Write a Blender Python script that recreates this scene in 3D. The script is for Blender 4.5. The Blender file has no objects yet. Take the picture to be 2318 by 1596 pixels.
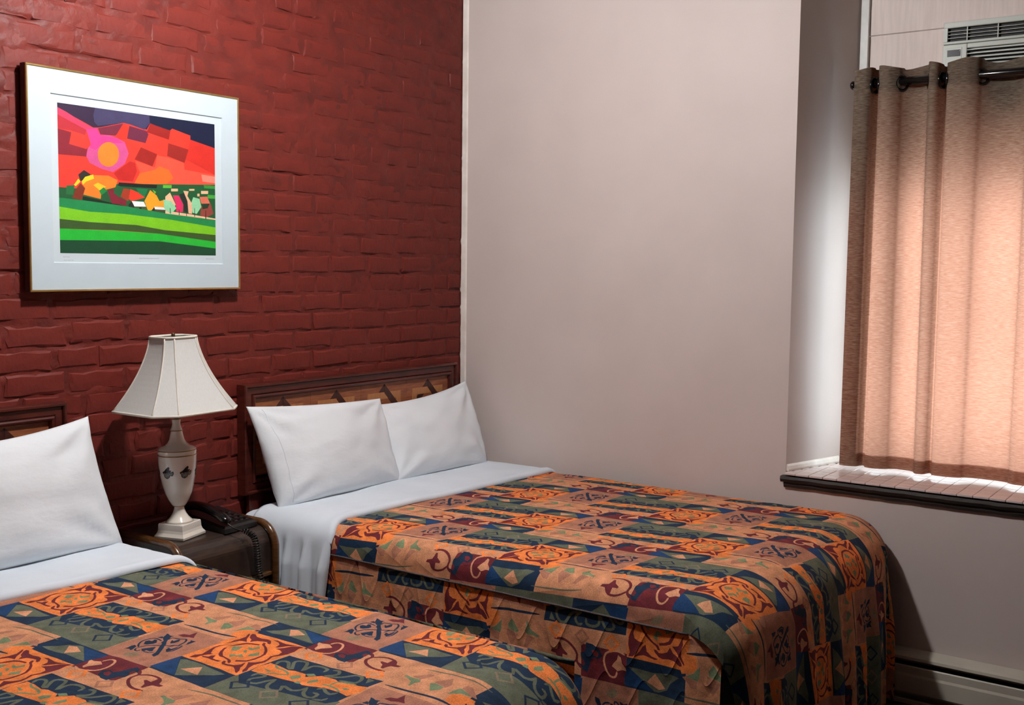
import bpy, bmesh, math, random
import numpy as np
from mathutils import Vector, Matrix, noise
from mathutils.geometry import delaunay_2d_cdt

random.seed(7)
SC = bpy.context.scene
COL = SC.collection

# ------------------------------------------------------------------ camera
cam_data = bpy.data.cameras.new('camera')
cam = bpy.data.objects.new('camera', cam_data)
COL.objects.link(cam)
SC.camera = cam
F_PX, YAW, PITCH, ROLL = 2471.5, 0.609766, 0.0806042, -0.0118383
fwd = Vector((math.cos(YAW) * math.cos(PITCH), math.sin(YAW) * math.cos(PITCH), -math.sin(PITCH)))
rgt = Vector((math.sin(YAW), -math.cos(YAW), 0.0))
dwn = fwd.cross(rgt)
r2 = math.cos(ROLL) * rgt + math.sin(ROLL) * dwn
d2 = -math.sin(ROLL) * rgt + math.cos(ROLL) * dwn
cam.matrix_world = Matrix(((r2.x, -d2.x, -fwd.x, -4.11796), (r2.y, -d2.y, -fwd.y, -3.17528), (r2.z, -d2.z, -fwd.z, 1.62), (0, 0, 0, 1)))
cam_data.sensor_width = 36.0
cam_data.lens = F_PX / 2318 * 36.0
cam_data.clip_start = 0.05

# ------------------------------------------------------------------ sky, daylight, exposure
world = bpy.data.worlds.new('overcast_sky')
SC.world = world
world.use_nodes = True
wb = world.node_tree.nodes['Background']
wb.inputs['Color'].default_value = (0.86, 0.92, 1.0, 1)
wb.inputs['Strength'].default_value = 8.0
portal = bpy.data.lights.new('window_portal', 'AREA')          # sampling guide for the sky through the window, adds no light
portal.shape = 'RECTANGLE'
portal.size = 1.30
portal.size_y = 1.16
portal.cycles.is_portal = True
po = bpy.data.objects.new('window_portal', portal)
COL.objects.link(po)
po.location = (0.47, -2.46, 1.42)
po.rotation_euler = (0, math.radians(90), 0)
LAMP_LOC = (-1.95, -1.12, 2.80)
LAMP_STRENGTH = 980.0
vs = SC.view_settings
vs.view_transform = 'Standard'
vs.look = 'None'
vs.gamma = 1.0
vs.use_curve_mapping = False
vs.exposure = 0.0


# ------------------------------------------------------------------ helpers
def lin(c):
    c = c / 255.0
    return c / 12.92 if c <= 0.04045 else ((c + 0.055) / 1.055) ** 2.4


def rgb(r, g, b, k=1.0):
    return (min(1, lin(r) * k), min(1, lin(g) * k), min(1, lin(b) * k), 1.0)


def material(name, col, rough=0.6, col2=None, nscale=30.0, nstretch=(1, 1, 1), bump=0.0, bscale=60.0, bstretch=(1, 1, 1), bdist=0.002,
             metal=0.0, spec=0.5, coat=0.0, detail=4.0, emit=None):
    m = bpy.data.materials.new(name)
    m.use_nodes = True
    nt = m.node_tree
    p = nt.nodes['Principled BSDF']
    p.inputs['Base Color'].default_value = col
    p.inputs['Roughness'].default_value = rough
    p.inputs['Metallic'].default_value = metal
    p.inputs['Specular IOR Level'].default_value = spec
    p.inputs['Coat Weight'].default_value = coat
    p.inputs['Coat Roughness'].default_value = 0.15
    tc = nt.nodes.new('ShaderNodeTexCoord')

    def noise_tex(scale, stretch, det):
        mp = nt.nodes.new('ShaderNodeMapping')
        mp.inputs['Scale'].default_value = stretch
        nt.links.new(tc.outputs['Object'], mp.inputs['Vector'])
        n = nt.nodes.new('ShaderNodeTexNoise')
        n.inputs['Scale'].default_value = scale
        n.inputs['Detail'].default_value = det
        nt.links.new(mp.outputs['Vector'], n.inputs['Vector'])
        return n
    if col2 is not None:
        n = noise_tex(nscale, nstretch, detail)
        mx = nt.nodes.new('ShaderNodeMix')
        mx.data_type = 'RGBA'
        rp = nt.nodes.new('ShaderNodeMapRange')
        rp.inputs['From Min'].default_value = 0.32
        rp.inputs['From Max'].default_value = 0.68
        nt.links.new(n.outputs['Fac'], rp.inputs['Value'])
        nt.links.new(rp.outputs['Result'], mx.inputs['Factor'])
        mx.inputs['A'].default_value = col
        mx.inputs['B'].default_value = col2
        nt.links.new(mx.outputs['Result'], p.inputs['Base Color'])
    if bump > 0:
        n = noise_tex(bscale, bstretch, 6.0)
        b = nt.nodes.new('ShaderNodeBump')
        b.inputs['Strength'].default_value = bump
        b.inputs['Distance'].default_value = bdist
        nt.links.new(n.outputs['Fac'], b.inputs['Height'])
        nt.links.new(b.outputs['Normal'], p.inputs['Normal'])
    if emit:
        p.inputs['Emission Color'].default_value = emit[0]
        p.inputs['Emission Strength'].default_value = emit[1]
    return m


def put(name, me, mat, parent=None, smooth=False):
    o = bpy.data.objects.new(name, me)
    COL.objects.link(o)
    if mat is not None and not me.materials:
        me.materials.append(mat)
    if smooth:
        me.polygons.foreach_set('use_smooth', [True] * len(me.polygons))
    if parent is not None:
        o.parent = parent
        o.matrix_parent_inverse = Matrix.Translation(-Vector(parent.location))
    return o


def mesh(name, verts, faces, mat, parent=None, smooth=False):
    me = bpy.data.meshes.new(name)
    me.from_pydata([tuple(v) for v in verts], [], faces)
    me.validate()
    me.update()
    return put(name, me, mat, parent, smooth)


def from_bm(name, bm, mat, parent=None, smooth=False):
    me = bpy.data.meshes.new(name)
    bmesh.ops.recalc_face_normals(bm, faces=bm.faces)
    bm.to_mesh(me)
    bm.free()
    return put(name, me, mat, parent, smooth)


def add_box(bm, x0, x1, y0, y1, z0, z1, bevel=0.0, seg=2):
    r = bmesh.ops.create_cube(bm, size=1.0)
    vs_ = r['verts']
    for v in vs_:
        v.co = Vector((x0 + (x1 - x0) * (v.co.x + 0.5), y0 + (y1 - y0) * (v.co.y + 0.5), z0 + (z1 - z0) * (v.co.z + 0.5)))
    if bevel > 0:
        ed = list({e for v in vs_ for e in v.link_edges})
        bmesh.ops.bevel(bm, geom=ed, offset=bevel, segments=seg, affect='EDGES', profile=0.5)


def box(name, x0, x1, y0, y1, z0, z1, mat, parent=None, bevel=0.0, seg=2, smooth=False):
    bm = bmesh.new()
    add_box(bm, x0, x1, y0, y1, z0, z1, bevel, seg)
    return from_bm(name, bm, mat, parent, smooth)


def add_prism(bm, poly, axis, lo, hi):
    """extrude a 2D polygon along an axis: axis 0 -> (y,z), 1 -> (x,z), 2 -> (x,y)"""
    def mk(a, b, t):
        return {0: (t, a, b), 1: (a, t, b), 2: (a, b, t)}[axis]
    A = [bm.verts.new(mk(a, b, lo)) for a, b in poly]
    B = [bm.verts.new(mk(a, b, hi)) for a, b in poly]
    n = len(poly)
    bm.faces.new(A)
    bm.faces.new(B[::-1])
    for i in range(n):
        bm.faces.new((A[i], B[i], B[(i + 1) % n], A[(i + 1) % n]))


def prism(name, poly, axis, lo, hi, mat, parent=None, smooth=False):
    bm = bmesh.new()
    add_prism(bm, poly, axis, lo, hi)
    return from_bm(name, bm, mat, parent, smooth)


def tube_mesh(path, rad, sides=8, closed=False, flat=1.0):
    pts = [Vector(p) for p in path]
    n = len(pts)
    verts, faces = [], []
    up = Vector((0.13, 0.31, 0.94)).normalized()
    prev = None
    for i, p in enumerate(pts):
        if closed:
            t = (pts[(i + 1) % n] - pts[i - 1]).normalized()
        else:
            t = (pts[min(i + 1, n - 1)] - pts[max(i - 1, 0)]).normalized()
        if prev is None:
            a = t.cross(up).normalized()
        else:
            a = (prev - t * prev.dot(t)).normalized()
        prev = a
        b = t.cross(a)
        r = rad[i] if isinstance(rad, (list, tuple)) else rad
        for k in range(sides):
            th = 2 * math.pi * k / sides
            verts.append(p + a * (r * math.cos(th)) + b * (r * flat * math.sin(th)))
    m = n if closed else n - 1
    for i in range(m):
        for k in range(sides):
            j = (i + 1) % n
            k2 = (k + 1) % sides
            faces.append((i * sides + k, i * sides + k2, j * sides + k2, j * sides + k))
    if not closed:
        faces.append(tuple(range(sides))[::-1])
        faces.append(tuple((n - 1) * sides + k for k in range(sides)))
    return verts, faces


def tube(name, path, rad, mat, parent=None, sides=8, closed=False, flat=1.0):
    v, f = tube_mesh(path, rad, sides, closed, flat)
    return mesh(name, v, f, mat, parent, True)


def lathe(name, prof, cx, cy, mat, parent=None, seg=40, flute=None):
    verts, faces = [], []
    for r, z in prof:
        for k in range(seg):
            th = 2 * math.pi * k / seg
            rr = r
            if flute and flute[0] < z < flute[1]:
                rr = r * (1 - 0.02 * (0.5 + 0.5 * math.cos(th * seg / 2)))
            verts.append((cx + rr * math.cos(th), cy + rr * math.sin(th), z))
    n = len(prof)
    for i in range(n - 1):
        for k in range(seg):
            k2 = (k + 1) % seg
            faces.append((i * seg + k, i * seg + k2, (i + 1) * seg + k2, (i + 1) * seg + k))
    faces.append(tuple(range(seg))[::-1])
    faces.append(tuple((n - 1) * seg + k for k in range(seg)))
    return mesh(name, verts, faces, mat, parent, True)


def spline(pts, sub=6, closed=False):
    P = [np.array(p, float) for p in pts]
    n = len(P)
    out = []
    for i in range(n if closed else n - 1):
        if closed:
            p0, p1, p2, p3 = P[i - 1], P[i], P[(i + 1) % n], P[(i + 2) % n]
        else:
            p0, p1, p2, p3 = P[max(i - 1, 0)], P[i], P[i + 1], P[min(i + 2, n - 1)]
        for k in range(sub):
            t = k / sub
            out.append(0.5 * (2 * p1 + (p2 - p0) * t + (2 * p0 - 5 * p1 + 4 * p2 - p3) * t * t + (3 * p1 - p0 - 3 * p2 + p3) * t ** 3))
    if not closed:
        out.append(P[-1])
    return out


def tag(o, label=None, cat=None, group=None, kind=None):
    if label:
        o['label'] = label
    if cat:
        o['category'] = cat
    if group:
        o['group'] = group
    if kind:
        o['kind'] = kind
    return o


def thing(name, loc, label=None, cat=None, group=None, kind=None):
    o = bpy.data.objects.new(name, None)
    o.empty_display_size = 0.1
    COL.objects.link(o)
    o.location = loc
    return tag(o, label, cat, group, kind)


def fbm(x, y, z):
    return noise.fractal(Vector((x, y, z)), 1.0, 2.0, 3)


# ------------------------------------------------------------------ materials
M = {}
M['plaster'] = material('warm_white_wall_paint', rgb(206, 192, 186), 0.62, rgb(200, 186, 180), 3.0, bump=0.10, bscale=140, bdist=0.0015)
M['far_wall'] = material('far_wall_paint', rgb(92, 78, 72), 0.8, rgb(84, 71, 66), 4.0)
M['ceiling'] = material('ceiling_paint', rgb(118, 110, 104), 0.8, rgb(112, 104, 98), 5.0)
M['carpet'] = material('dark_brown_carpet', rgb(46, 34, 28), 0.95, rgb(30, 22, 18), 90.0, bump=0.5, bscale=400)
M['brick'] = material('dark_red_brick_paint', rgb(117, 42, 33), 0.54, rgb(92, 32, 27), 7.0, bump=0.6, bscale=30, bdist=0.005, spec=0.26, detail=9)
M['mortar'] = material('dark_red_mortar_paint', rgb(113, 42, 34), 0.52, rgb(88, 33, 28), 9.0, bump=0.7, bscale=34, bdist=0.006, spec=0.26, detail=9)
M['bead'] = material('pale_corner_bead_paint', rgb(238, 230, 222), 0.5, rgb(216, 206, 196), 12.0)
M['board'] = material('painted_plywood', rgb(222, 208, 200), 0.6, rgb(212, 197, 190), 6.0, (1, 14, 1.2), bump=0.35, bscale=16, bstretch=(1, 1, 9), bdist=0.002)
M['strip'] = material('grey_white_trim_paint', rgb(205, 205, 200), 0.45, rgb(188, 188, 184), 20.0)
M['tile'] = material('pale_pink_glazed_tile', rgb(224, 208, 204), 0.22, rgb(216, 200, 196), 8.0, coat=0.3)
M['grout'] = material('brown_grout', rgb(120, 96, 88), 0.9, rgb(100, 80, 72), 50.0)
M['sill_wood'] = material('dark_chipped_sill_wood', rgb(52, 42, 36), 0.6, rgb(30, 24, 20), 40.0, (1, 0.2, 1), bump=0.6, bscale=60, bdist=0.004)
M['sash'] = material('white_window_paint', rgb(225, 225, 222), 0.4, rgb(215, 215, 212), 10.0)
M['heater'] = material('cream_heater_enamel', rgb(196, 188, 172), 0.42, rgb(182, 174, 160), 8.0)
M['black'] = material('matt_black', rgb(8, 8, 9), 0.6, rgb(5, 5, 6), 20.0)
M['wood'] = material('dark_cherry_wood', rgb(88, 34, 24), 0.33, rgb(62, 22, 17), 14.0, (1, 1, 6), spec=0.5, coat=0.15)
M['field'] = material('red_brown_veneer', rgb(162, 98, 62), 0.42, rgb(134, 74, 48), 20.0, (1, 1, 8), coat=0.1)
M['tan_veneer'] = material('tan_veneer', rgb(192, 132, 84), 0.42, rgb(174, 114, 70), 22.0, (6, 1, 1), coat=0.1)
M['dark_veneer'] = material('dark_veneer', rgb(72, 34, 26), 0.42, rgb(58, 26, 20), 22.0, (4, 1, 4), coat=0.1)
M['pillow'] = material('white_cotton_pillowcase', rgb(232, 236, 240), 0.85, rgb(226, 231, 235), 5.0, bump=0.42, bscale=7, bstretch=(1, 1, 2.2), bdist=0.010, spec=0.2)
M['sheet'] = material('bluish_white_sheet', rgb(222, 230, 238), 0.85, rgb(214, 223, 232), 6.0, bump=0.12, bscale=24, bdist=0.004, spec=0.2)
M['ticking'] = material('grey_mattress_ticking', rgb(200, 205, 212), 0.9, rgb(190, 196, 204), 30.0)
M['piping'] = material('grey_brown_piping_cord', rgb(92, 80, 78), 0.8, rgb(60, 50, 50), 200.0)
M['ceramic'] = material('ivory_glazed_ceramic', rgb(232, 224, 212), 0.16, rgb(226, 217, 204), 10.0, coat=0.6)
M['gold'] = material('gold_line', rgb(176, 132, 60), 0.3, rgb(150, 106, 44), 60.0, metal=0.9)
M['decal_dark'] = material('black_leaf_decal', rgb(40, 42, 44), 0.25, rgb(24, 26, 28), 80.0)
M['decal_grey'] = material('grey_leaf_decal', rgb(150, 152, 146), 0.25, rgb(60, 64, 62), 260.0, detail=8)
M['shade'] = material('ivory_silk_shade', rgb(200, 200, 196), 0.8, rgb(195, 194, 190), 40.0, (6, 6, 1), bump=0.05, bscale=300)
M['shade_trim'] = material('ivory_shade_trim', rgb(212, 206, 194), 0.75, rgb(204, 198, 186), 60.0)
M['brass'] = material('aged_brass', rgb(104, 84, 56), 0.35, rgb(80, 64, 44), 40.0, metal=0.8)
M['stand_dark'] = material('dark_walnut_veneer', rgb(62, 48, 40), 0.38, rgb(42, 31, 26), 24.0, (1, 7, 1), coat=0.2)
M['stand_trim'] = material('golden_brown_moulding', rgb(102, 66, 34), 0.25, rgb(76, 48, 25), 30.0, (1, 1, 4), coat=0.5)
M['stand_light'] = material('olive_brown_veneer', rgb(120, 96, 64), 0.4, rgb(100, 78, 52), 20.0, (1, 1, 7))
M['phone'] = material('black_plastic', rgb(16, 15, 16), 0.18, rgb(12, 11, 12), 30.0, coat=0.3)
M['phone_matt'] = material('dark_grey_plastic', rgb(26, 23, 23), 0.4, rgb(20, 18, 18), 40.0)
M['gold_frame'] = material('gold_metal_frame', rgb(196, 164, 104), 0.28, rgb(176, 144, 88), 20.0, metal=0.85)
M['frame_side'] = material('dark_brown_frame_side', rgb(70, 48, 36), 0.5, rgb(54, 36, 28), 30.0)
M['mat_board'] = material('cool_white_mat_board', rgb(184, 198, 205), 0.75, rgb(181, 195, 202), 12.0, spec=0.3)
M['paper'] = material('white_print_paper', rgb(190, 202, 207), 0.75, rgb(187, 199, 204), 12.0, spec=0.3)
M['pencil'] = material('pencil_line', rgb(150, 152, 154), 0.8, rgb(140, 142, 146), 90.0)
M['ac'] = material('pale_green_grey_plastic', rgb(196, 201, 192), 0.42, rgb(188, 193, 184), 6.0)
M['rod'] = material('black_lacquered_rod', rgb(14, 12, 12), 0.16, rgb(10, 9, 9), 30.0, coat=0.4)
M['screen'] = material('dark_display', rgb(34, 36, 44), 0.2, rgb(28, 30, 38), 30.0)
M['lamp_glass'] = material('lit_opal_glass', rgb(240, 236, 230), 0.4, rgb(236, 232, 226), 5.0, emit=((1.0, 0.985, 0.985, 1), LAMP_STRENGTH))

glass = bpy.data.materials.new('window_glass')
glass.use_nodes = True
g_nt = glass.node_tree
for n_ in list(g_nt.nodes):
    if n_.type != 'OUTPUT_MATERIAL':
        g_nt.nodes.remove(n_)
g_t = g_nt.nodes.new('ShaderNodeBsdfTransparent')
g_t.inputs['Color'].default_value = (0.93, 0.96, 0.95, 1)
g_g = g_nt.nodes.new('ShaderNodeBsdfGlossy')
g_g.inputs['Roughness'].default_value = 0.02
g_m = g_nt.nodes.new('ShaderNodeMixShader')
g_m.inputs['Fac'].default_value = 0.06
g_nt.links.new(g_t.outputs[0], g_m.inputs[1])
g_nt.links.new(g_g.outputs[0], g_m.inputs[2])
g_nt.links.new(g_m.outputs[0], g_nt.nodes['Material Output'].inputs['Surface'])


def curtain_material():
    m = bpy.data.materials.new('taupe_slub_curtain_fabric')
    m.use_nodes = True
    nt = m.node_tree
    for n in list(nt.nodes):
        if n.type != 'OUTPUT_MATERIAL':
            nt.nodes.remove(n)
    tc = nt.nodes.new('ShaderNodeTexCoord')
    mp = nt.nodes.new('ShaderNodeMapping')
    mp.inputs['Scale'].default_value = (45, 45, 420)
    nt.links.new(tc.outputs['Object'], mp.inputs['Vector'])
    nz = nt.nodes.new('ShaderNodeTexNoise')
    nz.inputs['Scale'].default_value = 1.0
    nz.inputs['Detail'].default_value = 3.0
    nt.links.new(mp.outputs['Vector'], nz.inputs['Vector'])
    cr = nt.nodes.new('ShaderNodeValToRGB')
    cr.color_ramp.elements[0].position = 0.35
    cr.color_ramp.elements[0].color = rgb(72, 68, 61)
    cr.color_ramp.elements[1].position = 0.72
    cr.color_ramp.elements[1].color = rgb(146, 137, 120)
    nt.links.new(nz.outputs['Fac'], cr.inputs['Fac'])
    df = nt.nodes.new('ShaderNodeBsdfDiffuse')
    nt.links.new(cr.outputs['Color'], df.inputs['Color'])
    c2 = nt.nodes.new('ShaderNodeValToRGB')
    c2.color_ramp.elements[0].position = 0.30
    c2.color_ramp.elements[0].color = (0.80, 0.33, 0.21, 1)
    c2.color_ramp.elements[1].position = 0.75
    c2.color_ramp.elements[1].color = (0.92, 0.47, 0.33, 1)
    nt.links.new(nz.outputs['Fac'], c2.inputs['Fac'])
    tr = nt.nodes.new('ShaderNodeBsdfTranslucent')
    nt.links.new(c2.outputs['Color'], tr.inputs['Color'])
    mx = nt.nodes.new('ShaderNodeMixShader')
    mx.inputs['Fac'].default_value = 0.28
    nt.links.new(df.outputs[0], mx.inputs[1])
    nt.links.new(tr.outputs[0], mx.inputs[2])
    nt.links.new(mx.outputs[0], nt.nodes['Material Output'].inputs['Surface'])
    return m


M['curtain'] = curtain_material()


def print_material(name, quilt=0.0, rough=0.85, weave=0.35, coat=0.0):
    """reads the flat printed colour stored on each face, adds worn weave variation and quilted relief"""
    m = bpy.data.materials.new(name)
    m.use_nodes = True
    nt = m.node_tree
    p = nt.nodes['Principled BSDF']
    p.inputs['Roughness'].default_value = rough
    p.inputs['Specular IOR Level'].default_value = 0.25
    p.inputs['Coat Weight'].default_value = coat
    at = nt.nodes.new('ShaderNodeAttribute')
    at.attribute_name = 'print'
    uv = nt.nodes.new('ShaderNodeUVMap')
    nz = nt.nodes.new('ShaderNodeTexNoise')
    nz.inputs['Scale'].default_value = 260.0
    nz.inputs['Detail'].default_value = 3.0
    nt.links.new(uv.outputs['UV'], nz.inputs['Vector'])
    n2 = nt.nodes.new('ShaderNodeTexNoise')
    n2.inputs['Scale'].default_value = 28.0
    n2.inputs['Detail'].default_value = 4.0
    nt.links.new(uv.outputs['UV'], n2.inputs['Vector'])
    ad = nt.nodes.new('ShaderNodeMath')
    ad.operation = 'ADD'
    nt.links.new(nz.outputs['Fac'], ad.inputs[0])
    nt.links.new(n2.outputs['Fac'], ad.inputs[1])
    mr = nt.nodes.new('ShaderNodeMapRange')
    mr.inputs['From Min'].default_value = 0.7
    mr.inputs['From Max'].default_value = 1.3
    mr.inputs['To Min'].default_value = 1.0 - weave
    mr.inputs['To Max'].default_value = 1.0 + weave
    nt.links.new(ad.outputs[0], mr.inputs['Value'])
    vm = nt.nodes.new('ShaderNodeVectorMath')
    vm.operation = 'SCALE'
    nt.links.new(at.outputs['Color'], vm.inputs[0])
    nt.links.new(mr.outputs['Result'], vm.inputs['Scale'])
    nt.links.new(vm.outputs['Vector'], p.inputs['Base Color'])
    if quilt > 0:
        sx = nt.nodes.new('ShaderNodeSeparateXYZ')
        nt.links.new(uv.outputs['UV'], sx.inputs[0])

        def mth(op, a, b=None):
            n = nt.nodes.new('ShaderNodeMath')
            n.operation = op
            for i, v in enumerate((a, b)):
                if v is None:
                    continue
                if isinstance(v, (int, float)):
                    n.inputs[i].default_value = v
                else:
                    nt.links.new(v, n.inputs[i])
            return n.outputs[0]
        # stitched waves running along the cloth
        s = mth('SINE', mth('ADD', mth('MULTIPLY', sx.outputs['X'], 2 * math.pi / 0.125), mth('MULTIPLY', sx.outputs['Y'], 5.0)))
        ph = mth('ADD', mth('MULTIPLY', sx.outputs['Y'], 1 / 0.15), mth('MULTIPLY', s, 0.40))
        fr = mth('ABSOLUTE', mth('SUBTRACT', mth('FRACT', ph), 0.5))
        h = mth('POWER', mth('MINIMUM', mth('MULTIPLY', fr, 4.5), 1.0), 0.45)
        h = mth('ADD', h, mth('MULTIPLY', n2.outputs['Fac'], 0.8))
        b = nt.nodes.new('ShaderNodeBump')
        b.inputs['Strength'].default_value = quilt
        b.inputs['Distance'].default_value = 0.008
        nt.links.new(h, b.inputs['Height'])
        nt.links.new(b.outputs['Normal'], p.inputs['Normal'])
    return m


M['spread'] = print_material('printed_quilted_cotton', 0.14)
M['spread_side'] = print_material('printed_quilted_cotton_side', 0.42)
M['art'] = print_material('screen_print_ink', 0.0, 0.6, 0.12, 0.15)

# ================================================================== the room
XW, YW, ZC = -5.3, -4.7, 2.95
tag(box('floor', XW - 0.2, 0.5, YW - 0.2, 0.25, -0.1, 0.0, M['carpet']), kind='structure')
tag(box('ceiling', XW - 0.2, 0.5, YW - 0.2, 0.25, ZC, ZC + 0.1, M['ceiling']), kind='structure')
tag(box('wall_left', XW - 0.2, XW, YW - 0.2, 0.25, 0, ZC, M['far_wall']), kind='structure')
tag(box('wall_front', XW, 0.5, YW - 0.2, YW, 0, ZC, M['far_wall']), kind='structure')

# white wall with the splayed window recess
XP = 0.390                          # depth of the window recess
RV0, RV1 = -1.625, -1.625 - 0.2867 * XP   # recess side: at the wall face and at the panel
bm = bmesh.new()
add_prism(bm, [(0, 0.25), (0, RV0), (XP + 0.03, RV1 - 0.0086), (XP + 0.03, 0.25)], 2, 0, ZC)
add_prism(bm, [(0, RV0), (0, -3.32), (XP + 0.03, -3.15), (XP + 0.03, RV1)], 2, 0, 0.775)
add_prism(bm, [(0, -3.32), (0, YW), (XP + 0.03, YW), (XP + 0.03, -3.15)], 2, 0, ZC)
add_prism(bm, [(0, RV0), (0, -3.32), (XP + 0.03, -3.15), (XP + 0.03, RV1)], 2, 2.84, ZC)
wall_right = tag(from_bm('wall_right', bm, M['plaster']), kind='structure')
# painted boards above the window, behind the air conditioner
WT = 2.00
for z0, z1, dx in ((WT, 2.553, 0.0), (2.556, 2.84, -0.0025)):
    box('panel_board', XP + dx, XP + 0.03, -3.15, RV1 - 0.005, z0, z1, M['board'], wall_right, 0.002)
tag(box('trim_1', XP - 0.020, XP, RV1 - 0.034, RV1 - 0.002, 0.82, 2.84, M['strip'], None, 0.002), kind='structure')
# plaster edge standing in front of the brickwork
prism('corner_bead', [(0.0, -0.002), (-0.007, -0.004), (-0.006, -0.028), (0.0, -0.033)], 2, 0, ZC, M['bead'], wall_right)

# ---- brick wall
mortar_v, mortar_f = [], []
NX, NZ = 330, 330
x_lo, z_hi = -3.5, ZC
for j in range(NZ + 1):
    for i in range(NX + 1):
        x = x_lo + (0 - x_lo) * i / NX
        z = z_hi * j / NZ
        row = (z - 0.030) / 0.0772
        fr = abs(row - round(row))                                     # 0 on a bed joint
        crack = 0.0
        if fr < 0.11:
            crack = 0.016 * max(0.0, fbm(x * 5.5 + 13.7 * round(row), 4.4, round(row) * 3.3) - 0.10) * (1.0 if z < 1.3 else 0.75)
        up = min(1, max(0, (z - 1.1) / 0.9))
        mortar_v.append((x, 0.0022 - 0.0022 * up + 0.0042 * fbm(x * 15, 3.1, z * 24) + 0.0022 * fbm(x * 4, 9.1, z * 5) + crack, z))
for j in range(NZ):
    for i in range(NX):
        a = j * (NX + 1) + i
        mortar_f.append((a, a + 1, a + NX + 2, a + NX + 1))
nb = len(mortar_v)
mortar_v += [(x_lo, 0.25, 0), (0.0, 0.25, 0), (0.0, 0.25, ZC), (x_lo, 0.25, ZC), (XW, 0.25, 0), (XW, 0.25, ZC), (XW, 0.004, 0), (XW, 0.004, ZC), (x_lo, 0.004, 0), (x_lo, 0.004, ZC)]
mortar_f += [(nb, nb + 3, nb + 2, nb + 1), (nb + 4, nb + 5, nb + 3, nb), (nb + 6, nb + 8, nb + 9, nb + 7)]
wall_back = tag(mesh('wall_back', mortar_v, mortar_f, M['mortar'], None, True), kind='structure')


def brick_mesh(L, H, seed):
    rnd = random.Random(seed)
    nx, nz = (4, 2) if L > 0.15 else (2, 2)

    def ring(inset, y, jit):
        pts = []
        w, h = L / 2 - inset * 2.2, H / 2 - inset
        for i in range(nx + 1):
            pts.append((-w + 2 * w * i / nx, -h))
        for j in range(1, nz + 1):
            pts.append((w, -h + 2 * h * j / nz))
        for i in range(nx - 1, -1, -1):
            pts.append((-w + 2 * w * i / nx, h))
        for j in range(nz - 1, 0, -1):
            pts.append((-w, -h + 2 * h * j / nz))
        return [(x + rnd.uniform(-jit, jit), y + rnd.uniform(-0.0004, 0.0004), z + rnd.uniform(-jit, jit) * 0.9) for x, z in pts]
    tilt = rnd.uniform(-0.02, 0.02)
    r0 = ring(0.0, 0.020, 0.002)
    r1 = ring(0.001, 0.0010, 0.0045)
    r2_ = ring(0.0060, -0.0026, 0.0050)
    verts = r0 + r1 + r2_
    n = len(r0)
    faces = []
    for k in range(2):
        for i in range(n):
            j = (i + 1) % n
            faces.append((k * n + i, k * n + j, (k + 1) * n + j, (k + 1) * n + i))
    ins = []
    for i in range(1, nx):
        ins.append(len(verts))
        verts.append((-L / 2 + L * i / nx, -0.0028 + rnd.uniform(-0.0006, 0.0006), rnd.uniform(-0.006, 0.006)))
    b = 2 * n
    bot = [b + i for i in range(nx + 1)]
    top = [b + nx + nz + i for i in range(nx + 1)][::-1]
    rm, lm = b + nx + 1, b + 2 * nx + nz + 1
    mid = [lm] + ins + [rm]
    for i in range(nx):
        faces.append((bot[i], bot[i + 1], mid[i + 1], mid[i]))
        faces.append((mid[i], mid[i + 1], top[i + 1], top[i]))
    verts = [(x, y + tilt * z, z) for x, y, z in verts]
    me = bpy.data.meshes.new('brick')
    me.from_pydata(verts, [], faces)
    me.update()
    me.materials.append(M['brick'])
    return me


PITCH_Z, BR_H = 0.0772, 0.0665
strs = [brick_mesh(0.208, BR_H, 100 + k) for k in range(14)]
hdrs = [brick_mesh(0.098, BR_H, 200 + k) for k in range(8)]
halves = [brick_mesh(0.150, BR_H, 300 + k) for k in range(4)]
slots = []
rb = random.Random(11)
for row in range(4, 38):
    z = 0.030 + PITCH_Z * (row + 0.5)
    if z + 0.03 > ZC:
        break
    header = (row % 7) == 5
    x = -0.006
    first = True
    while x > -3.45:
        if header:
            L, pool = 0.098, hdrs
        elif first and row % 2:
            L, pool = 0.098, hdrs
        elif rb.random() < 0.10:
            L, pool = 0.150, halves
        elif rb.random() < 0.06:
            L, pool = 0.098, hdrs
        else:
            L, pool = 0.208, strs
        first = False
        slots.append((x - L / 2, z + rb.uniform(-0.0035, 0.0035) + 0.004 * math.sin(x * 2.3 + row), rb.choice(pool), L))
        x -= L + rb.uniform(0.006, 0.013)


def brick_rank(s):
    x, z = s[0], s[1]
    vis = x > -2.36 and z < 2.78 and z > 0.70
    hid = (-2.20 < x < -1.42 and 1.56 < z < 2.17) or (x > -1.33 and z < 1.10) or (x < -2.15 and z < 1.10)
    return (0 if vis and not hid else 1 if vis else 2, -s[3] / math.hypot(x + 4.12, 3.18))


slots.sort(key=brick_rank)
rest_v, rest_f = [], []
for k, (x, z, me, L) in enumerate(slots):
    dy = rb.uniform(-0.0016, 0.0020) + 0.0014 * min(1, max(0, (z - 1.2) / 0.6))
    if k < 298:
        o = bpy.data.objects.new('brick', me)
        COL.objects.link(o)
        o.parent = wall_back
        o.location = (x, dy, z)
        o.rotation_euler = (0, rb.uniform(-0.014, 0.014), 0)
    else:
        b = len(rest_v)
        rest_v += [(v.co.x + x, v.co.y + dy, v.co.z + z) for v in me.vertices]
        rest_f += [tuple(i + b for i in p.vertices) for p in me.polygons]
rest = mesh('brick_courses', rest_v, rest_f, M['brick'], wall_back)
rest['kind'] = 'stuff'

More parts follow.
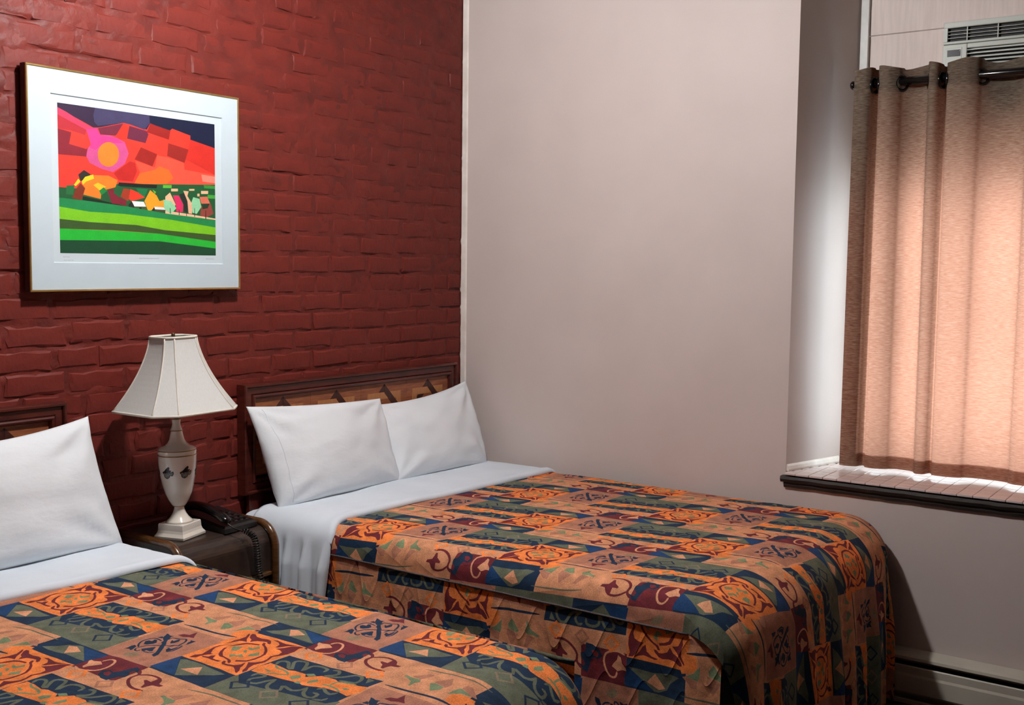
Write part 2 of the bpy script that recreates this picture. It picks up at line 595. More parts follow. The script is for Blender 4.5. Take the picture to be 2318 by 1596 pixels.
# ---- window: sill with tiles, frame, panes
window_1 = thing('window_1', (0.33, -2.46, 0.78), kind='structure')
box('sill_bed', 0.0, XP + 0.01, -3.17, RV0 - 0.002, 0.770, 0.811, M['grout'], window_1)
nos = []
for i in range(61):
    y = RV0 + 0.012 + (-3.33 - RV0 - 0.012) * i / 60
    w = 0.003 * fbm(y * 14, 1.0, 2.0)
    w2 = 0.004 * fbm(y * 9, 5.0, 2.0)
    nos.append([(0.002, y, 0.803), (-0.026 + w, y, 0.803 + w * 0.4), (-0.030 + w, y, 0.792 + w2), (-0.024 + w2, y, 0.780 + w), (0.002, y, 0.779)])
nv = [p for r in nos for p in r]
nf = [(i * 5 + k, i * 5 + k + 1, i * 5 + k + 6, i * 5 + k + 5) for i in range(60) for k in range(4)] + [(0, 1, 2, 3, 4), (304, 303, 302, 301, 300)]
mesh('sill_nosing', nv, nf, M['sill_wood'], window_1)
nv = [(p[0] * 0.5, p[1] - 0.01, 0.757 + (p[2] - 0.779) * 0.9) for p in nv]
mesh('sill_apron', nv, nf, M['sill_wood'], window_1)
tile_me = {}
TP = 0.0545
for r_ in range(8):
    for c_ in range(29):
        y1 = RV0 + 0.004 - TP * c_
        x0 = -0.031 + TP * r_
        y_lim = RV0 - (RV0 - RV1) * max(0.0, x0 + TP) / XP
        if y1 > y_lim + 0.003:
            ya = min(y1, y_lim)
        else:
            ya = y1
        yb = y1 - TP + 0.0022
        if ya - yb < 0.006 or yb < -3.30 + 0.5 * max(0, x0):
            continue
        key = round(ya - yb, 4)
        if key not in tile_me:
            bm = bmesh.new()
            add_box(bm, 0, TP - 0.0022, -(ya - yb), 0, 0, 0.0085, 0.0012, 1)
            me = bpy.data.meshes.new('tile')
            bm.to_mesh(me)
            bm.free()
            me.materials.append(M['tile'])
            tile_me[key] = me
        o = bpy.data.objects.new('tile', tile_me[key])
        COL.objects.link(o)
        o.parent = window_1
        o.matrix_parent_inverse = Matrix.Translation(-Vector(window_1.location))
        o.location = (x0, ya, 0.8095 + random.uniform(-0.0004, 0.0004))
WY0, WY1, WZ0 = -1.800, -3.09, 0.842
bm = bmesh.new()
add_box(bm, XP - 0.004, XP + 0.05, WY0, RV1 - 0.006, 0.812, WT, 0.003)
add_box(bm, XP - 0.004, XP + 0.05, -3.15, WY1, 0.812, WT, 0.003)
add_box(bm, XP - 0.004, XP + 0.05, WY1, WY0, 0.812, WZ0, 0.003)
add_box(bm, XP - 0.004, XP + 0.05, WY1, WY0, WT - 0.03, WT, 0.003)
from_bm('window_frame', bm, M['sash'], window_1)
for z0, z1, xo in ((WZ0, 1.435, XP + 0.016), (1.405, WT - 0.03, XP + 0.030)):
    bm = bmesh.new()
    add_box(bm, xo, xo + 0.014, WY0 - 0.034, WY0, z0, z1, 0.002)
    add_box(bm, xo, xo + 0.014, WY1, WY1 + 0.034, z0, z1, 0.002)
    add_box(bm, xo, xo + 0.014, WY1 + 0.034, WY0 - 0.034, z0, z0 + 0.034, 0.002)
    add_box(bm, xo, xo + 0.014, WY1 + 0.034, WY0 - 0.034, z1 - 0.03, z1, 0.002)
    s_ = from_bm('sash', bm, M['sash'], window_1)
    box('pane', xo + 0.005, xo + 0.009, WY1 + 0.036, WY0 - 0.036, z0 + 0.036, z1 - 0.032, glass, window_1)
# quarter-round strip along the foot of the recess side
dvec = Vector((XP, RV1 - RV0, 0)).normalized()
nvec = Vector((dvec.y, -dvec.x, 0))
pts = []
for t in (0.004, 0.35):
    b_ = Vector((0, RV0, 0)) + dvec * t
    for o_, h_ in ((0.0, 0.8185), (0.011, 0.8185), (0.012, 0.826), (0.008, 0.838), (0.003, 0.844), (0.0, 0.845)):
        q = b_ + nvec * o_
        pts.append((q.x, q.y, h_))
tf = [(k, (k + 1) % 6, 6 + (k + 1) % 6, 6 + k) for k in range(6)] + [(5, 4, 3, 2, 1, 0), (6, 7, 8, 9, 10, 11)]
tag(mesh('trim_2', pts, tf, M['bead']), kind='structure')

PRINT = [  # bedspread print: colour, stroke width in half mm (0 = filled), then u, v in half mm
 ('mauve', 0, -390, 774.8, 60, 764, 60, 1150, -390, 1150),
 ('olive', 0, -390, 185.2, -156, 180, -156, 764, -390, 774.8),
 ('navy', 0, -390, -190, -210, -190, -210, 180, -390, 185.2),
 ('navy', 0, 216, -190, 390, -190, 390, 185.2, 216, 184),
 ('orange', 0, -210, -190, 216, -190, 216, 184, -210, 184),
 ('maroon', 0, 200, 184, 390, 185.2, 390, 480, 200, 490),
 ('orange', 0, 104, -198, 127, -249, 184, -257, 214, -233, 235, -164, 177, -142, 63, -133, 19, -205),
 ('navy', 0, 95, 197, 116, 760, 38, 747, -36, 750, -161, 749, -202, 721, -227, 493, -263, 259, -199, 186, -141, 189, -78, 184, -12, 187),
 ('orange', 0, -18, 193, -20, 249, -32, 322, -19, 352, -19, 420, -42, 440, 11, 491, 10, 576, -1, 598, 12, 627, 15, 702, 26, 746, -28, 760, -97, 742, -85, 683, -84, 604, -114, 529, -120, 497, -110, 475, -113, 412, -122, 338, -128, 269, -136, 196, -78, 184, -31, 195),
 ('olive', 17, -16, 228, 13, 214, 35, 231, 29, 262, -10, 300, -11, 324, 43, 280, 73, 281, 84, 323, 48, 352, 1, 379, 36, 375, 68, 379, 86, 416, 79, 458, 46, 464),
 ('olive', 17, 82, 487, 93, 515, 64, 539, 35, 525, 18, 495),
 ('olive', 17, 10, 503, 31, 556, 61, 584, 97, 607, 103, 639, 77, 666, 36, 671, 20, 638, 13, 592),
 ('olive', 17, -176, 241, -139, 241, -133, 274, -145, 295, -175, 280, -204, 265, -232, 288, -222, 325, -177, 338, -135, 357),
 ('olive', 17, -135, 357, -182, 367, -219, 388, -235, 425, -214, 465, -174, 437, -179, 466, -188, 510, -160, 537, -124, 539),
 ('olive', 17, -124, 539, -174, 564, -198, 599, -190, 632, -152, 627, -150, 596),
 ('olive', 17, -116, 584, -89, 598, -109, 629, -122, 668, -92, 686),
 ('olive', 17, -200, 642, -186, 683, -156, 690),
 ('olive', 0, 105, 679, 101, 722, 55, 709),
 ('green', 0, -87, 385, -65, 385, -40, 411, -61, 432, -97, 415),
 ('green', 0, -17, 418, 8, 444, -4, 471, -31, 448),
 ('green', 0, -94, 497, -67, 485, -27, 502, -46, 525, -83, 512),
 ('green', 0, -120, 450, -97, 445, -90, 466, -117, 478),
 ('green', 0, -81, 218, -77, 237, -82, 267, -96, 262),
 ('green', 0, -47, 665, -34, 682, -37, 703, -56, 688),
 ('green', 12, -23, 232, -44, 267, -43, 306, -58, 350, -77, 350, -91, 318, -100, 294, -120, 268),
 ('green', 12, -63, 561, -58, 605, -65, 653, -84, 685),
 ('green', 12, -59, 602, -9, 599, 11, 650, 21, 686),
 ('maroon', 0, 188, -176, 180, -179, 141, -156, 100, -156, 75, -164, 52, -161, 22, -168, 46, -153, 86, -136, 93, -119, 96, -96, 123, -126, 166, -156),
 ('maroon', 0, 175, -158, 193, -164, 198, -148, 177, -115, 174, -78, 182, -41, 176, -15, 152, 12, 137, 17, 139, 1, 153, -16, 149, -38, 137, -68, 105, -84, 134, -105, 145, -130),
 ('maroon', 0, 30, -140, -12, -168, -46, -168, -94, -150, -137, -138, -161, -158, -199, -154, -180, -126, -152, -125, -126, -111, -106, -90, -107, -111, -75, -137, -42, -156, -12, -155),
 ('maroon', 0, -151, -124, -160, -102, -157, -74, -161, -42, -158, -2, -141, 2, -147, -30, -145, -51, -111, -73, -126, -87, -142, -84, -148, -109),
 ('maroon', 0, -8, -111, -23, -118, -64, -97, -94, -74, -108, -50, -106, -24, -117, 16, -138, 41, -141, 56, -122, 46, -107, 24, -99, -8, -91, -46, -67, -76, -37, -98),
 ('maroon', 0, -4, -132, 28, -114, 63, -101, 87, -88, 101, -59, 110, -18, 97, -12, 87, -49, 74, -73, 50, -86, 21, -105),
 ('maroon', 0, 136, -23, 112, -9, 97, 23, 70, 57, 35, 86, 7, 96, -35, 96, -68, 88, -96, 50, -112, 59, -78, 99, -37, 111, 2, 109, 37, 101, 73, 73, 98, 43, 118, 6, 137, -8),
 ('maroon', 0, 188, -13, 198, 8, 191, 44, 185, 81, 196, 116, 211, 143, 169, 106, 136, 87, 123, 70, 160, 61, 181, 31),
 ('maroon', 0, 210, 174, 185, 166, 143, 179, 100, 178, 70, 169, 34, 151, -2, 164, -33, 171, -61, 163, -88, 156, -122, 164, -147, 181, -171, 178, -155, 160, -125, 148, -77, 111, -61, 137, -32, 154, -2, 152, 32, 137, 70, 150, 100, 141, 113, 115, 114, 83, 147, 109, 182, 123, 206, 148),
 ('maroon', 0, -131, 10, -152, 17, -168, 37, -163, 74, -154, 98, -168, 124, -190, 153, -188, 161, -165, 152, -139, 129, -121, 124, -84, 102, -115, 103, -140, 86, -151, 60, -153, 39, -135, 28),
 ('green', 0, 16, -99, 38, -56, 8, -46, -17, -45, -28, -68, -6, -82),
 ('green', 0, 53, -36, 52, -5, 90, 0, 72, 22, 47, 13, 29, 9, 32, -12),
 ('green', 0, -64, -34, -47, -18, -52, 0, -25, 11, -50, 46, -59, 27, -66, 0, -88, -6),
 ('green', 0, 40, 55, 11, 84, -9, 75, -31, 53, -4, 39, 18, 49),
 ('green', 0, 9, -19, 21, -9, 0, 13, -11, 5),
 ('olive', 0, 263, -148, 309, -96, 355, -72, 380, -21, 380, 6, 269, 176, 274, 19, 257, -93),
 ('blue', 0, 380, 9, 380, 125, 380, 193, 340, 194, 266, 180),
 ('peach', 0, 348, -62, 364, -23, 334, 54, 277, 5),
 ('olive', 0, -242, -158, -224, -140, -221, -21, -232, 71, -232, 135, -272, 109, -376, -28),
 ('blue', 0, -377, -201, -209, -191, -244, -161, -374, -32),
 ('peach', 0, -313, -69, -300, -40, -240, -7, -313, 48),
 ('navy', 0, 210, 366, 247, 345, 271, 371, 264, 400, 288, 419, 328, 428, 361, 439, 350, 476, 316, 508, 330, 462, 307, 457, 282, 487, 256, 491, 246, 464, 214, 458, 189, 457, 190, 414),
 ('red', 0, 239, 366, 261, 377, 255, 401, 225, 418, 223, 389),
 ('red', 0, 302, 360, 330, 359, 330, 397, 297, 419, 283, 406),
 ('maroon', 16, 348, 474, 324, 506, 304, 517, 275, 515, 243, 536, 214, 581, 203, 627, 212, 681),
 ('maroon', 14, 304, 517, 330, 545, 344, 584, 339, 627, 309, 661),
 ('maroon', 0, 230, 639, 262, 622, 286, 586, 297, 589, 295, 623, 334, 620, 348, 626, 330, 652, 300, 673, 297, 705, 280, 700, 273, 661, 249, 653, 231, 652),
 ('peach', 12, 210, 197, 198, 234, 203, 280, 226, 323, 272, 333, 319, 317, 350, 292, 354, 263, 337, 248, 315, 245),
 ('peach', 0, 229, 223, 261, 213, 284, 189, 300, 184, 298, 208, 312, 241, 291, 280, 275, 271, 247, 248, 219, 242),
 ('orange', 0, 216, 288, 160, 344, 160, 322, 194, 288),
 ('orange', 0, 160, 344, 104, 288, 126, 288, 160, 322),
 ('orange', 0, 104, 288, 160, 232, 160, 254, 126, 288),
 ('orange', 0, 160, 232, 216, 288, 194, 288, 160, 254),
 ('mauve', 0, 212, 486, 160, 538, 160, 520, 194, 486),
 ('mauve', 0, 160, 538, 108, 486, 126, 486, 160, 520),
 ('mauve', 0, 108, 486, 160, 434, 160, 452, 126, 486),
 ('mauve', 0, 160, 434, 212, 486, 194, 486, 160, 452),
 ('orange', 0, 212, 670, 156, 726, 156, 704, 190, 670),
 ('orange', 0, 156, 726, 100, 670, 122, 670, 156, 704),
 ('orange', 0, 100, 670, 156, 614, 156, 636, 122, 670),
 ('orange', 0, 156, 614, 212, 670, 190, 670, 156, 636),
 ('navy', 0, -214, 280, -274, 340, -274, 322, -232, 280),
 ('navy', 0, -274, 340, -334, 280, -316, 280, -274, 322),
 ('navy', 0, -334, 280, -274, 220, -274, 238, -316, 280),
 ('navy', 0, -274, 220, -214, 280, -232, 280, -274, 238),
 ('peach2', 0, -218, 460, -274, 516, -274, 500, -234, 460),
 ('peach2', 0, -274, 516, -330, 460, -314, 460, -274, 500),
 ('peach2', 0, -330, 460, -274, 404, -274, 420, -314, 460),
 ('peach2', 0, -274, 404, -218, 460, -234, 460, -274, 420),
 ('navy', 0, -214, 640, -274, 700, -274, 684, -230, 640),
 ('navy', 0, -274, 700, -334, 640, -318, 640, -274, 684),
 ('navy', 0, -334, 640, -274, 580, -274, 596, -318, 640),
 ('navy', 0, -274, 580, -214, 640, -230, 640, -274, 596),
 ('green', 0, 216, 789, 233, 793, 223, 834, 227, 875, 206, 893, 179, 881, 145, 883, 146, 872, 186, 855, 209, 815),
 ('mauve', 0, 239, 818, 261, 842, 305, 870, 305, 894, 262, 885, 227, 875, 232, 845),
 ('green', 0, 159, 981, 220, 936, 232, 952, 218, 1014, 186, 1017, 151, 993),
 ('mauve', 0, 242, 941, 321, 987, 254, 1027, 216, 1023),
 ('green', 0, 172, 1067, 234, 1069, 257, 1077, 242, 1148, 219, 1106),
 ('mauve', 0, 260, 1081, 302, 1080, 300, 1112, 251, 1171, 242, 1148),
 ('olive', 10, 337, 815, 357, 950, 357, 1176),
 ('navy', 16, 89, 791, 98, 945, 100, 1027, 116, 1152),
 ('navy', 0, -45, 831, -64, 844, -85, 855, -105, 875, -120, 902, -141, 911, -153, 932, -171, 944, -192, 961, -224, 990, -249, 1009, -279, 1022, -289, 1051, -260, 1047, -231, 1024, -186, 988, -166, 968, -148, 956, -126, 931, -105, 912, -82, 897, -61, 886, -50, 892, -55, 866, -46, 844),
 ('navy', 0, -108, 838, -84, 846, -90, 862, -105, 870),
 ('navy', 0, -295, 837, -276, 841, -253, 835, -236, 839, -245, 863, -264, 874, -287, 888, -296, 885, -285, 864),
 ('navy', 0, -100, 1039, -68, 1017, -54, 1017, -39, 1001, -40, 1018, -36, 1037, -52, 1039, -72, 1040),
 ('navy', 0, -205, 863, -176, 836, -159, 841, -157, 862, -135, 854, -131, 868, -158, 897, -180, 896, -202, 880),
 ('navy', 0, -255, 913, -234, 923, -201, 940, -199, 948, -224, 964, -244, 981, -253, 969, -251, 946, -270, 951, -271, 937),
 ('navy', 0, -119, 949, -89, 925, -95, 944, -67, 944, -63, 954, -86, 971, -110, 970, -126, 963),
 ('navy', 0, -197, 1017, -172, 1006, -175, 1029, -148, 1030, -128, 1028, -152, 1041, -180, 1048, -212, 1042),
 ('navy', 10, -246, 880, -223, 848, -191, 826, -159, 822, -130, 832, -121, 854, -129, 899),
 ('navy', 10, -263, 885, -212, 894, -177, 937, -157, 971, -124, 1017),
 ('navy', 10, -263, 885, -283, 903, -285, 921, -267, 923),
 ('navy', 10, -270, 951, -266, 982, -248, 1002),
 ('navy', 10, -98, 909, -70, 903, -58, 948, -43, 971, -64, 995, -95, 1009, -124, 1017),
 ('navy', 10, -117, 1038, -148, 1047, -188, 1056, -218, 1042),
 ('navy', 10, -175, 994, -137, 1004, -116, 1036),
 ('maroon', 0, -25, 887, 0, 901, 9, 932, 55, 935, 13, 966, -12, 989, -15, 957, -30, 928),
 ('green2', 0, -351, 907, -329, 903, -302, 938, -305, 978, -335, 972, -363, 935),
]

# ================================================================== printed cloth
BASE_PRINT = (195, 142, 108)
INK = {'tan': (205, 142, 104), 'orange': (234, 130, 64), 'navy': (24, 46, 70), 'blue': (26, 62, 104), 'olive': (98, 103, 85), 'green': (118, 134, 100), 'green2': (140, 122, 96),
       'maroon': (106, 38, 46), 'peach': (214, 150, 112), 'peach2': (132, 116, 96), 'mauve': (172, 116, 92), 'red': (118, 40, 44)}
INK_NAMES = list(INK)
INK_K = 1.0


def stroke_quads(pts, w):
    q = np.array(spline(pts, 2))
    tg = np.gradient(q, axis=0)
    tg /= np.linalg.norm(tg, axis=1)[:, None] + 1e-9
    nn = np.stack([-tg[:, 1], tg[:, 0]], 1)
    ww = np.full(len(q), w / 2)
    ww[0] *= 0.4
    ww[-1] *= 0.4
    A, B = q + nn * ww[:, None], q - nn * ww[:, None]
    return [[tuple(A[i]), tuple(A[i + 1]), tuple(B[i + 1]), tuple(B[i])] for i in range(len(q) - 1)]


def cdt_layers(polys, gx, gy):
    """cut a rectangle by a stack of filled outlines and a grid; returns points, triangles and the topmost outline of each"""
    x0, x1, y0, y1 = gx[0], gx[-1], gy[0], gy[-1]
    verts, edges, faces = [], [], []

    def add(p):
        verts.append(Vector(p))
        return len(verts) - 1
    owner = []
    for k, pl in enumerate(polys):
        area = sum(pl[i][0] * pl[(i + 1) % len(pl)][1] - pl[(i + 1) % len(pl)][0] * pl[i][1] for i in range(len(pl)))
        if len(pl) == 4 and k:                                    # narrow stroke pieces may be twisted: feed them as two triangles
            for tri in ((0, 1, 2), (0, 2, 3)):
                t = [pl[i] for i in tri]
                ar = sum(t[i][0] * t[(i + 1) % 3][1] - t[(i + 1) % 3][0] * t[i][1] for i in range(3))
                if abs(ar) > 1e-9:
                    faces.append([add(p) for p in (t if ar > 0 else t[::-1])])
                    owner.append(k)
        else:
            faces.append([add(p) for p in (pl if area > 0 else pl[::-1])])
            owner.append(k)
    for x in gx:
        edges.append((add((x, y0)), add((x, y1))))
    for y in gy:
        edges.append((add((x0, y)), add((x1, y))))
    ov, oe, of, _, _, fo = delaunay_2d_cdt(verts, edges, faces, 0, 1e-5)
    V = np.array([tuple(v) for v in ov])
    T, K = [], []
    for f, orig in zip(of, fo):
        if not orig:
            continue
        c = V[list(f)].mean(0)
        if x0 < c[0] < x1 and y0 < c[1] < y1:
            T.append(f)
            K.append(max(owner[q] for q in orig))
    return V, np.array(T), np.array(K)


CU, CV = 0.195, 0.67
polys = [[(-CU, -0.095), (CU, -0.095), (CU, 0.575), (-CU, 0.575)]]
pcol = ['tan']
for it in PRINT:
    pts = [(it[i] / 2000.0, it[i + 1] / 2000.0) for i in range(2, len(it), 2)]
    pts = [(u, -0.095 + round((v + 0.095) * 50 / CV) * CV / 50) if abs(abs(u) - CU) < 1e-4 else (u, v) for u, v in pts]
    for pl in ([pts] if it[1] == 0 else stroke_quads(pts, it[1] / 2000.0)):
        for sh in (0, CV, -CV):
            q = [(u, v + sh) for u, v in pl]
            if max(p[1] for p in q) > -0.095 and min(p[1] for p in q) < 0.575:
                polys.append(q)
                pcol.append(it[0])
TV, TT, TK = cdt_layers(polys, [-CU + 2 * CU * i / 26 for i in range(27)], [-0.095 + CV * i / 50 for i in range(51)])
TC = np.array([INK_NAMES.index(pcol[k]) for k in TK])
PAL = np.array([[lin(c) * INK_K for c in INK[n]] + [1.0] for n in INK_NAMES])


def cloth(name, P0, EU, EV, a0, a1, b0, b1, drape, mat, parent):
    """lay the repeating print over the cloth rectangle a0..a1, b0..b1 and drape it into the room"""
    P0, EU, EV = (np.array(v, float) for v in (P0, EU, EV))
    Minv = np.linalg.inv(np.stack([EU, EV], 1))
    cs = np.array([Minv @ (np.array(c) - P0) for c in ((a0, b0), (a1, b0), (a1, b1), (a0, b1))])
    i0, i1 = int(math.floor((cs[:, 0].min() - CU) / (2 * CU))), int(math.ceil((cs[:, 0].max() + CU) / (2 * CU)))
    VV, FF, CC = [], [], []
    n = 0
    for i in range(i0, i1 + 1):
        off = -CV / 2 * (i % 2)
        j0, j1 = int(math.floor((cs[:, 1].min() - off - 0.6) / CV)), int(math.ceil((cs[:, 1].max() - off + 0.1) / CV))
        for j in range(j0, j1 + 1):
            uv = TV + np.array([2 * CU * i, off + CV * j])
            ab = P0 + uv[:, :1] * EU + uv[:, 1:] * EV
            t = ab[TT]
            keep = (t[:, :, 0].max(1) > a0) & (t[:, :, 0].min(1) < a1) & (t[:, :, 1].max(1) > b0) & (t[:, :, 1].min(1) < b1)
            if not keep.any():
                continue
            VV.append(ab)
            FF.append(TT[keep] + n)
            CC.append(TC[keep])
            n += len(ab)
    V, F, Cc = np.concatenate(VV), np.concatenate(FF), np.concatenate(CC)
    key = np.round(V / 2e-5).astype(np.int64)
    _, idx, inv = np.unique(key, axis=0, return_index=True, return_inverse=True)
    V = V[idx]
    F = inv.reshape(-1)[F]
    ok = (F[:, 0] != F[:, 1]) & (F[:, 1] != F[:, 2]) & (F[:, 0] != F[:, 2])
    F, Cc = F[ok], Cc[ok]
    used, Fi = np.unique(F, return_inverse=True)
    V, F = V[used], Fi.reshape(F.shape)
    me = bpy.data.meshes.new(name)
    me.from_pydata(np.c_[V, np.zeros(len(V))].tolist(), [], F.tolist())
    me.polygons.foreach_set('material_index', Cc.astype(np.int32))
    bm = bmesh.new()
    bm.from_mesh(me)
    for co, no in (((a0, 0, 0), (-1, 0, 0)), ((a1, 0, 0), (1, 0, 0)), ((0, b0, 0), (0, -1, 0)), ((0, b1, 0), (0, 1, 0))):
        bmesh.ops.bisect_plane(bm, geom=bm.verts[:] + bm.edges[:] + bm.faces[:], plane_co=co, plane_no=no, clear_outer=True)
    bmesh.ops.triangulate(bm, faces=[f for f in bm.faces if len(f.verts) > 4])
    bm.to_mesh(me)
    bm.free()
    nv = len(me.vertices)
    ab = np.empty(nv * 3)
    me.vertices.foreach_get('co', ab)
    ab = ab.reshape(-1, 3)[:, :2]
    ci = np.empty(len(me.polygons), dtype=np.int32)
    me.polygons.foreach_get('material_index', ci)
    at = me.attributes.new('print', 'FLOAT_COLOR', 'FACE')
    at.data.foreach_set('color', PAL[np.clip(ci, 0, len(PAL) - 1)].astype(np.float32).ravel())
    uvl = me.uv_layers.new(name='UVMap')
    li = np.empty(len(me.loops), dtype=np.int32)
    me.loops.foreach_get('vertex_index', li)
    uvl.data.foreach_set('uv', ab[li].astype(np.float32).ravel())
    me.vertices.foreach_set('co', drape(ab).astype(np.float64).ravel())
    me.polygons.foreach_set('material_index', np.zeros(len(me.polygons), dtype=np.int32))
    me.update()
    o = put(name, me, mat, parent, True)
    return o


def smooth_noise(a, b, seed, n=7, f0=3.0):
    rs = np.random.RandomState(int(seed * 10) % 100000)
    out = np.zeros(len(a))
    for k in range(n):
        th = rs.uniform(0, math.pi * 2)
        f = f0 * rs.uniform(0.6, 2.2)
        out += np.sin((a * math.cos(th) + b * math.sin(th)) * f * 2 * math.pi / 1.6 + rs.uniform(0, 6.3))
    return out / n


def bed_drape(x0, x1, bf, rs_, rf, z0, seed, lift=0.0, ripple=0.012, flare=0.03):
    """cloth (a across, b towards the foot) falling over a mattress whose flat top is x0..x1 and ends at bf"""
    def f(ab):
        a, b = ab[:, 0], ab[:, 1]
        ca = np.clip(a, x0, x1)
        cb = np.minimum(b, bf)
        da, db = a - ca, b - cb
        rho = np.hypot(da, db)
        s = np.maximum(rho, 1e-9)
        ux, uy = da / s, db / s
        r = rs_ * ux ** 2 + rf * uy ** 2 + (rho < 1e-9) * rs_ + lift
        th = np.minimum(rho / r, math.pi / 2)
        ex = np.maximum(0, rho - r * math.pi / 2)
        h = r * np.sin(th) + flare * ex
        drop = r * (1 - np.cos(th)) + ex * 0.995
        g = np.minimum(1, ex / 0.25)
        h = h + g * ripple * (np.sin(a * 2 * math.pi / 0.23 + seed) + 0.6 * np.sin(a * 2 * math.pi / 0.13 + 1.7 * seed) + 0.9) * uy ** 2
        z = z0 + lift - drop + 0.004 * smooth_noise(a, b, seed) * np.exp(-drop * 8) + 0.0015 * smooth_noise(a, b, seed + 5, 9, 12.0)
        return np.stack([ca + h * ux, -(cb + h * uy), z], 1)
    return f


def side_drape(xs, sgn, zs, seed, ripple=0.006):
    def f(st):
        s, t = st[:, 0], st[:, 1]
        g = np.minimum(1, t / 0.3)
        out = 0.004 + 0.02 * t + g * ripple * (np.sin(s * 2 * math.pi / 0.31 + seed) + 0.5 * np.sin(s * 2 * math.pi / 0.17 + 2 * seed) + 1.0) + 0.0025 * smooth_noise(s, t, seed, 8, 10.0)
        return np.stack([xs + sgn * out, -s, zs - t], 1)
    return f


def bedspread(label, x0, x1, bf, b_head, rs_, rf, z0, over, top_map, side_maps, seed, loc):
    root = thing('bedspread', loc, label, 'bedspread', 'patterned bedspreads on the two beds')
    dr = bed_drape(x0, x1, bf, rs_, rf, z0, seed)
    qa = rs_ * math.pi / 2
    b_end = bf + rf * math.pi / 2 + (z0 - rf) - 0.035
    cloth('top_panel', *top_map, x0 - qa - over, x1 + qa + over, b_head, b_end, dr, M['spread'], root)
    zs = z0 - rs_ - over
    for sgn, xs, mp in ((-1, x0 - rs_, side_maps[0]), (1, x1 + rs_, side_maps[1])):
        if mp is None:
            continue
        cloth('side_panel', *mp, b_head, bf + rf * 0.62, 0.0, zs - 0.03, side_drape(xs - sgn * 0.004, sgn, zs + 0.004, seed + sgn), M['spread_side'], root)
        ss = np.linspace(b_head, bf, 60)
        a_e = (x0 - qa - over) if sgn < 0 else (x1 + qa + over)
        pts = dr(np.stack([np.full(60, a_e), ss], 1))
        tube('piping', [(p[0] + sgn * 0.002, p[1], p[2]) for p in pts], 0.0032, M['piping'], root, 6)
    return root


ZB = 0.705
bedspread('patterned bedspread on the bed beside the white wall, draped to the floor', -1.352, -0.105, 1.895, 0.47, 0.068, 0.165, ZB, 0.030,
          ((-0.9048, 1.0517), (-0.9956, -0.1442), (-0.0556, -0.9612)),
          (((1.13, 0.0), (0.0, 1.0), (-1.0, 0.0)), ((1.3, 0.1), (0.0, 1.0), (-1.0, 0.0))), 1.3, (-0.72, -1.2, 0.0))
bedspread('patterned bedspread on the nearer bed at the left edge of the picture', -3.270, -2.040, 1.765, 0.36, 0.066, 0.165, ZB + 0.004, -0.045,
          ((-2.433, 1.247), (1.0, 0.0), (0.0, 1.0)),
          (((1.0, 0.1), (0.0, -1.0), (1.0, 0.0)), ((1.16, 0.12), (0.0, 1.0), (1.0, 0.0))), 2.1, (-2.65, -1.1, 0.0))


# ================================================================== beds, sheets, pillows, headboards
def rounded_block(name, x0, x1, y0, y1, z0, z1, r, mat, parent, seg=5):
    bm = bmesh.new()
    add_box(bm, x0, x1, y0, y1, z0, z1, r, seg)
    return from_bm(name, bm, mat, parent, True)


def bed(label, x0, x1, y_foot, ztop, loc):
    root = thing('bed', loc, label, 'bed', 'the two made-up beds')
    rounded_block('mattress', x0, x1, y_foot, -0.037, ztop - 0.24, ztop, 0.050, M['sheet'], root)
    rounded_block('box_spring', x0 + 0.01, x1 - 0.01, y_foot + 0.01, -0.06, 0.19, ztop - 0.242, 0.02, M['ticking'], root, 2)
    for px in (x0 + 0.08, x1 - 0.08):
        for py in (y_foot + 0.1, -0.16):
            lathe('leg', [(0.018, 0.0), (0.024, 0.02), (0.026, 0.19)], px, py, M['black'], root, 12)
    return root


bed('bed with white fitted sheet showing at its head, beside the white wall', -1.411, -0.048, -1.945, ZB - 0.014, (-0.73, -1.05, 0.0))
bed('nearer bed with white fitted sheet, partly out of the picture at left', -3.328, -1.984, -1.815, ZB - 0.010, (-2.65, -0.98, 0.0))


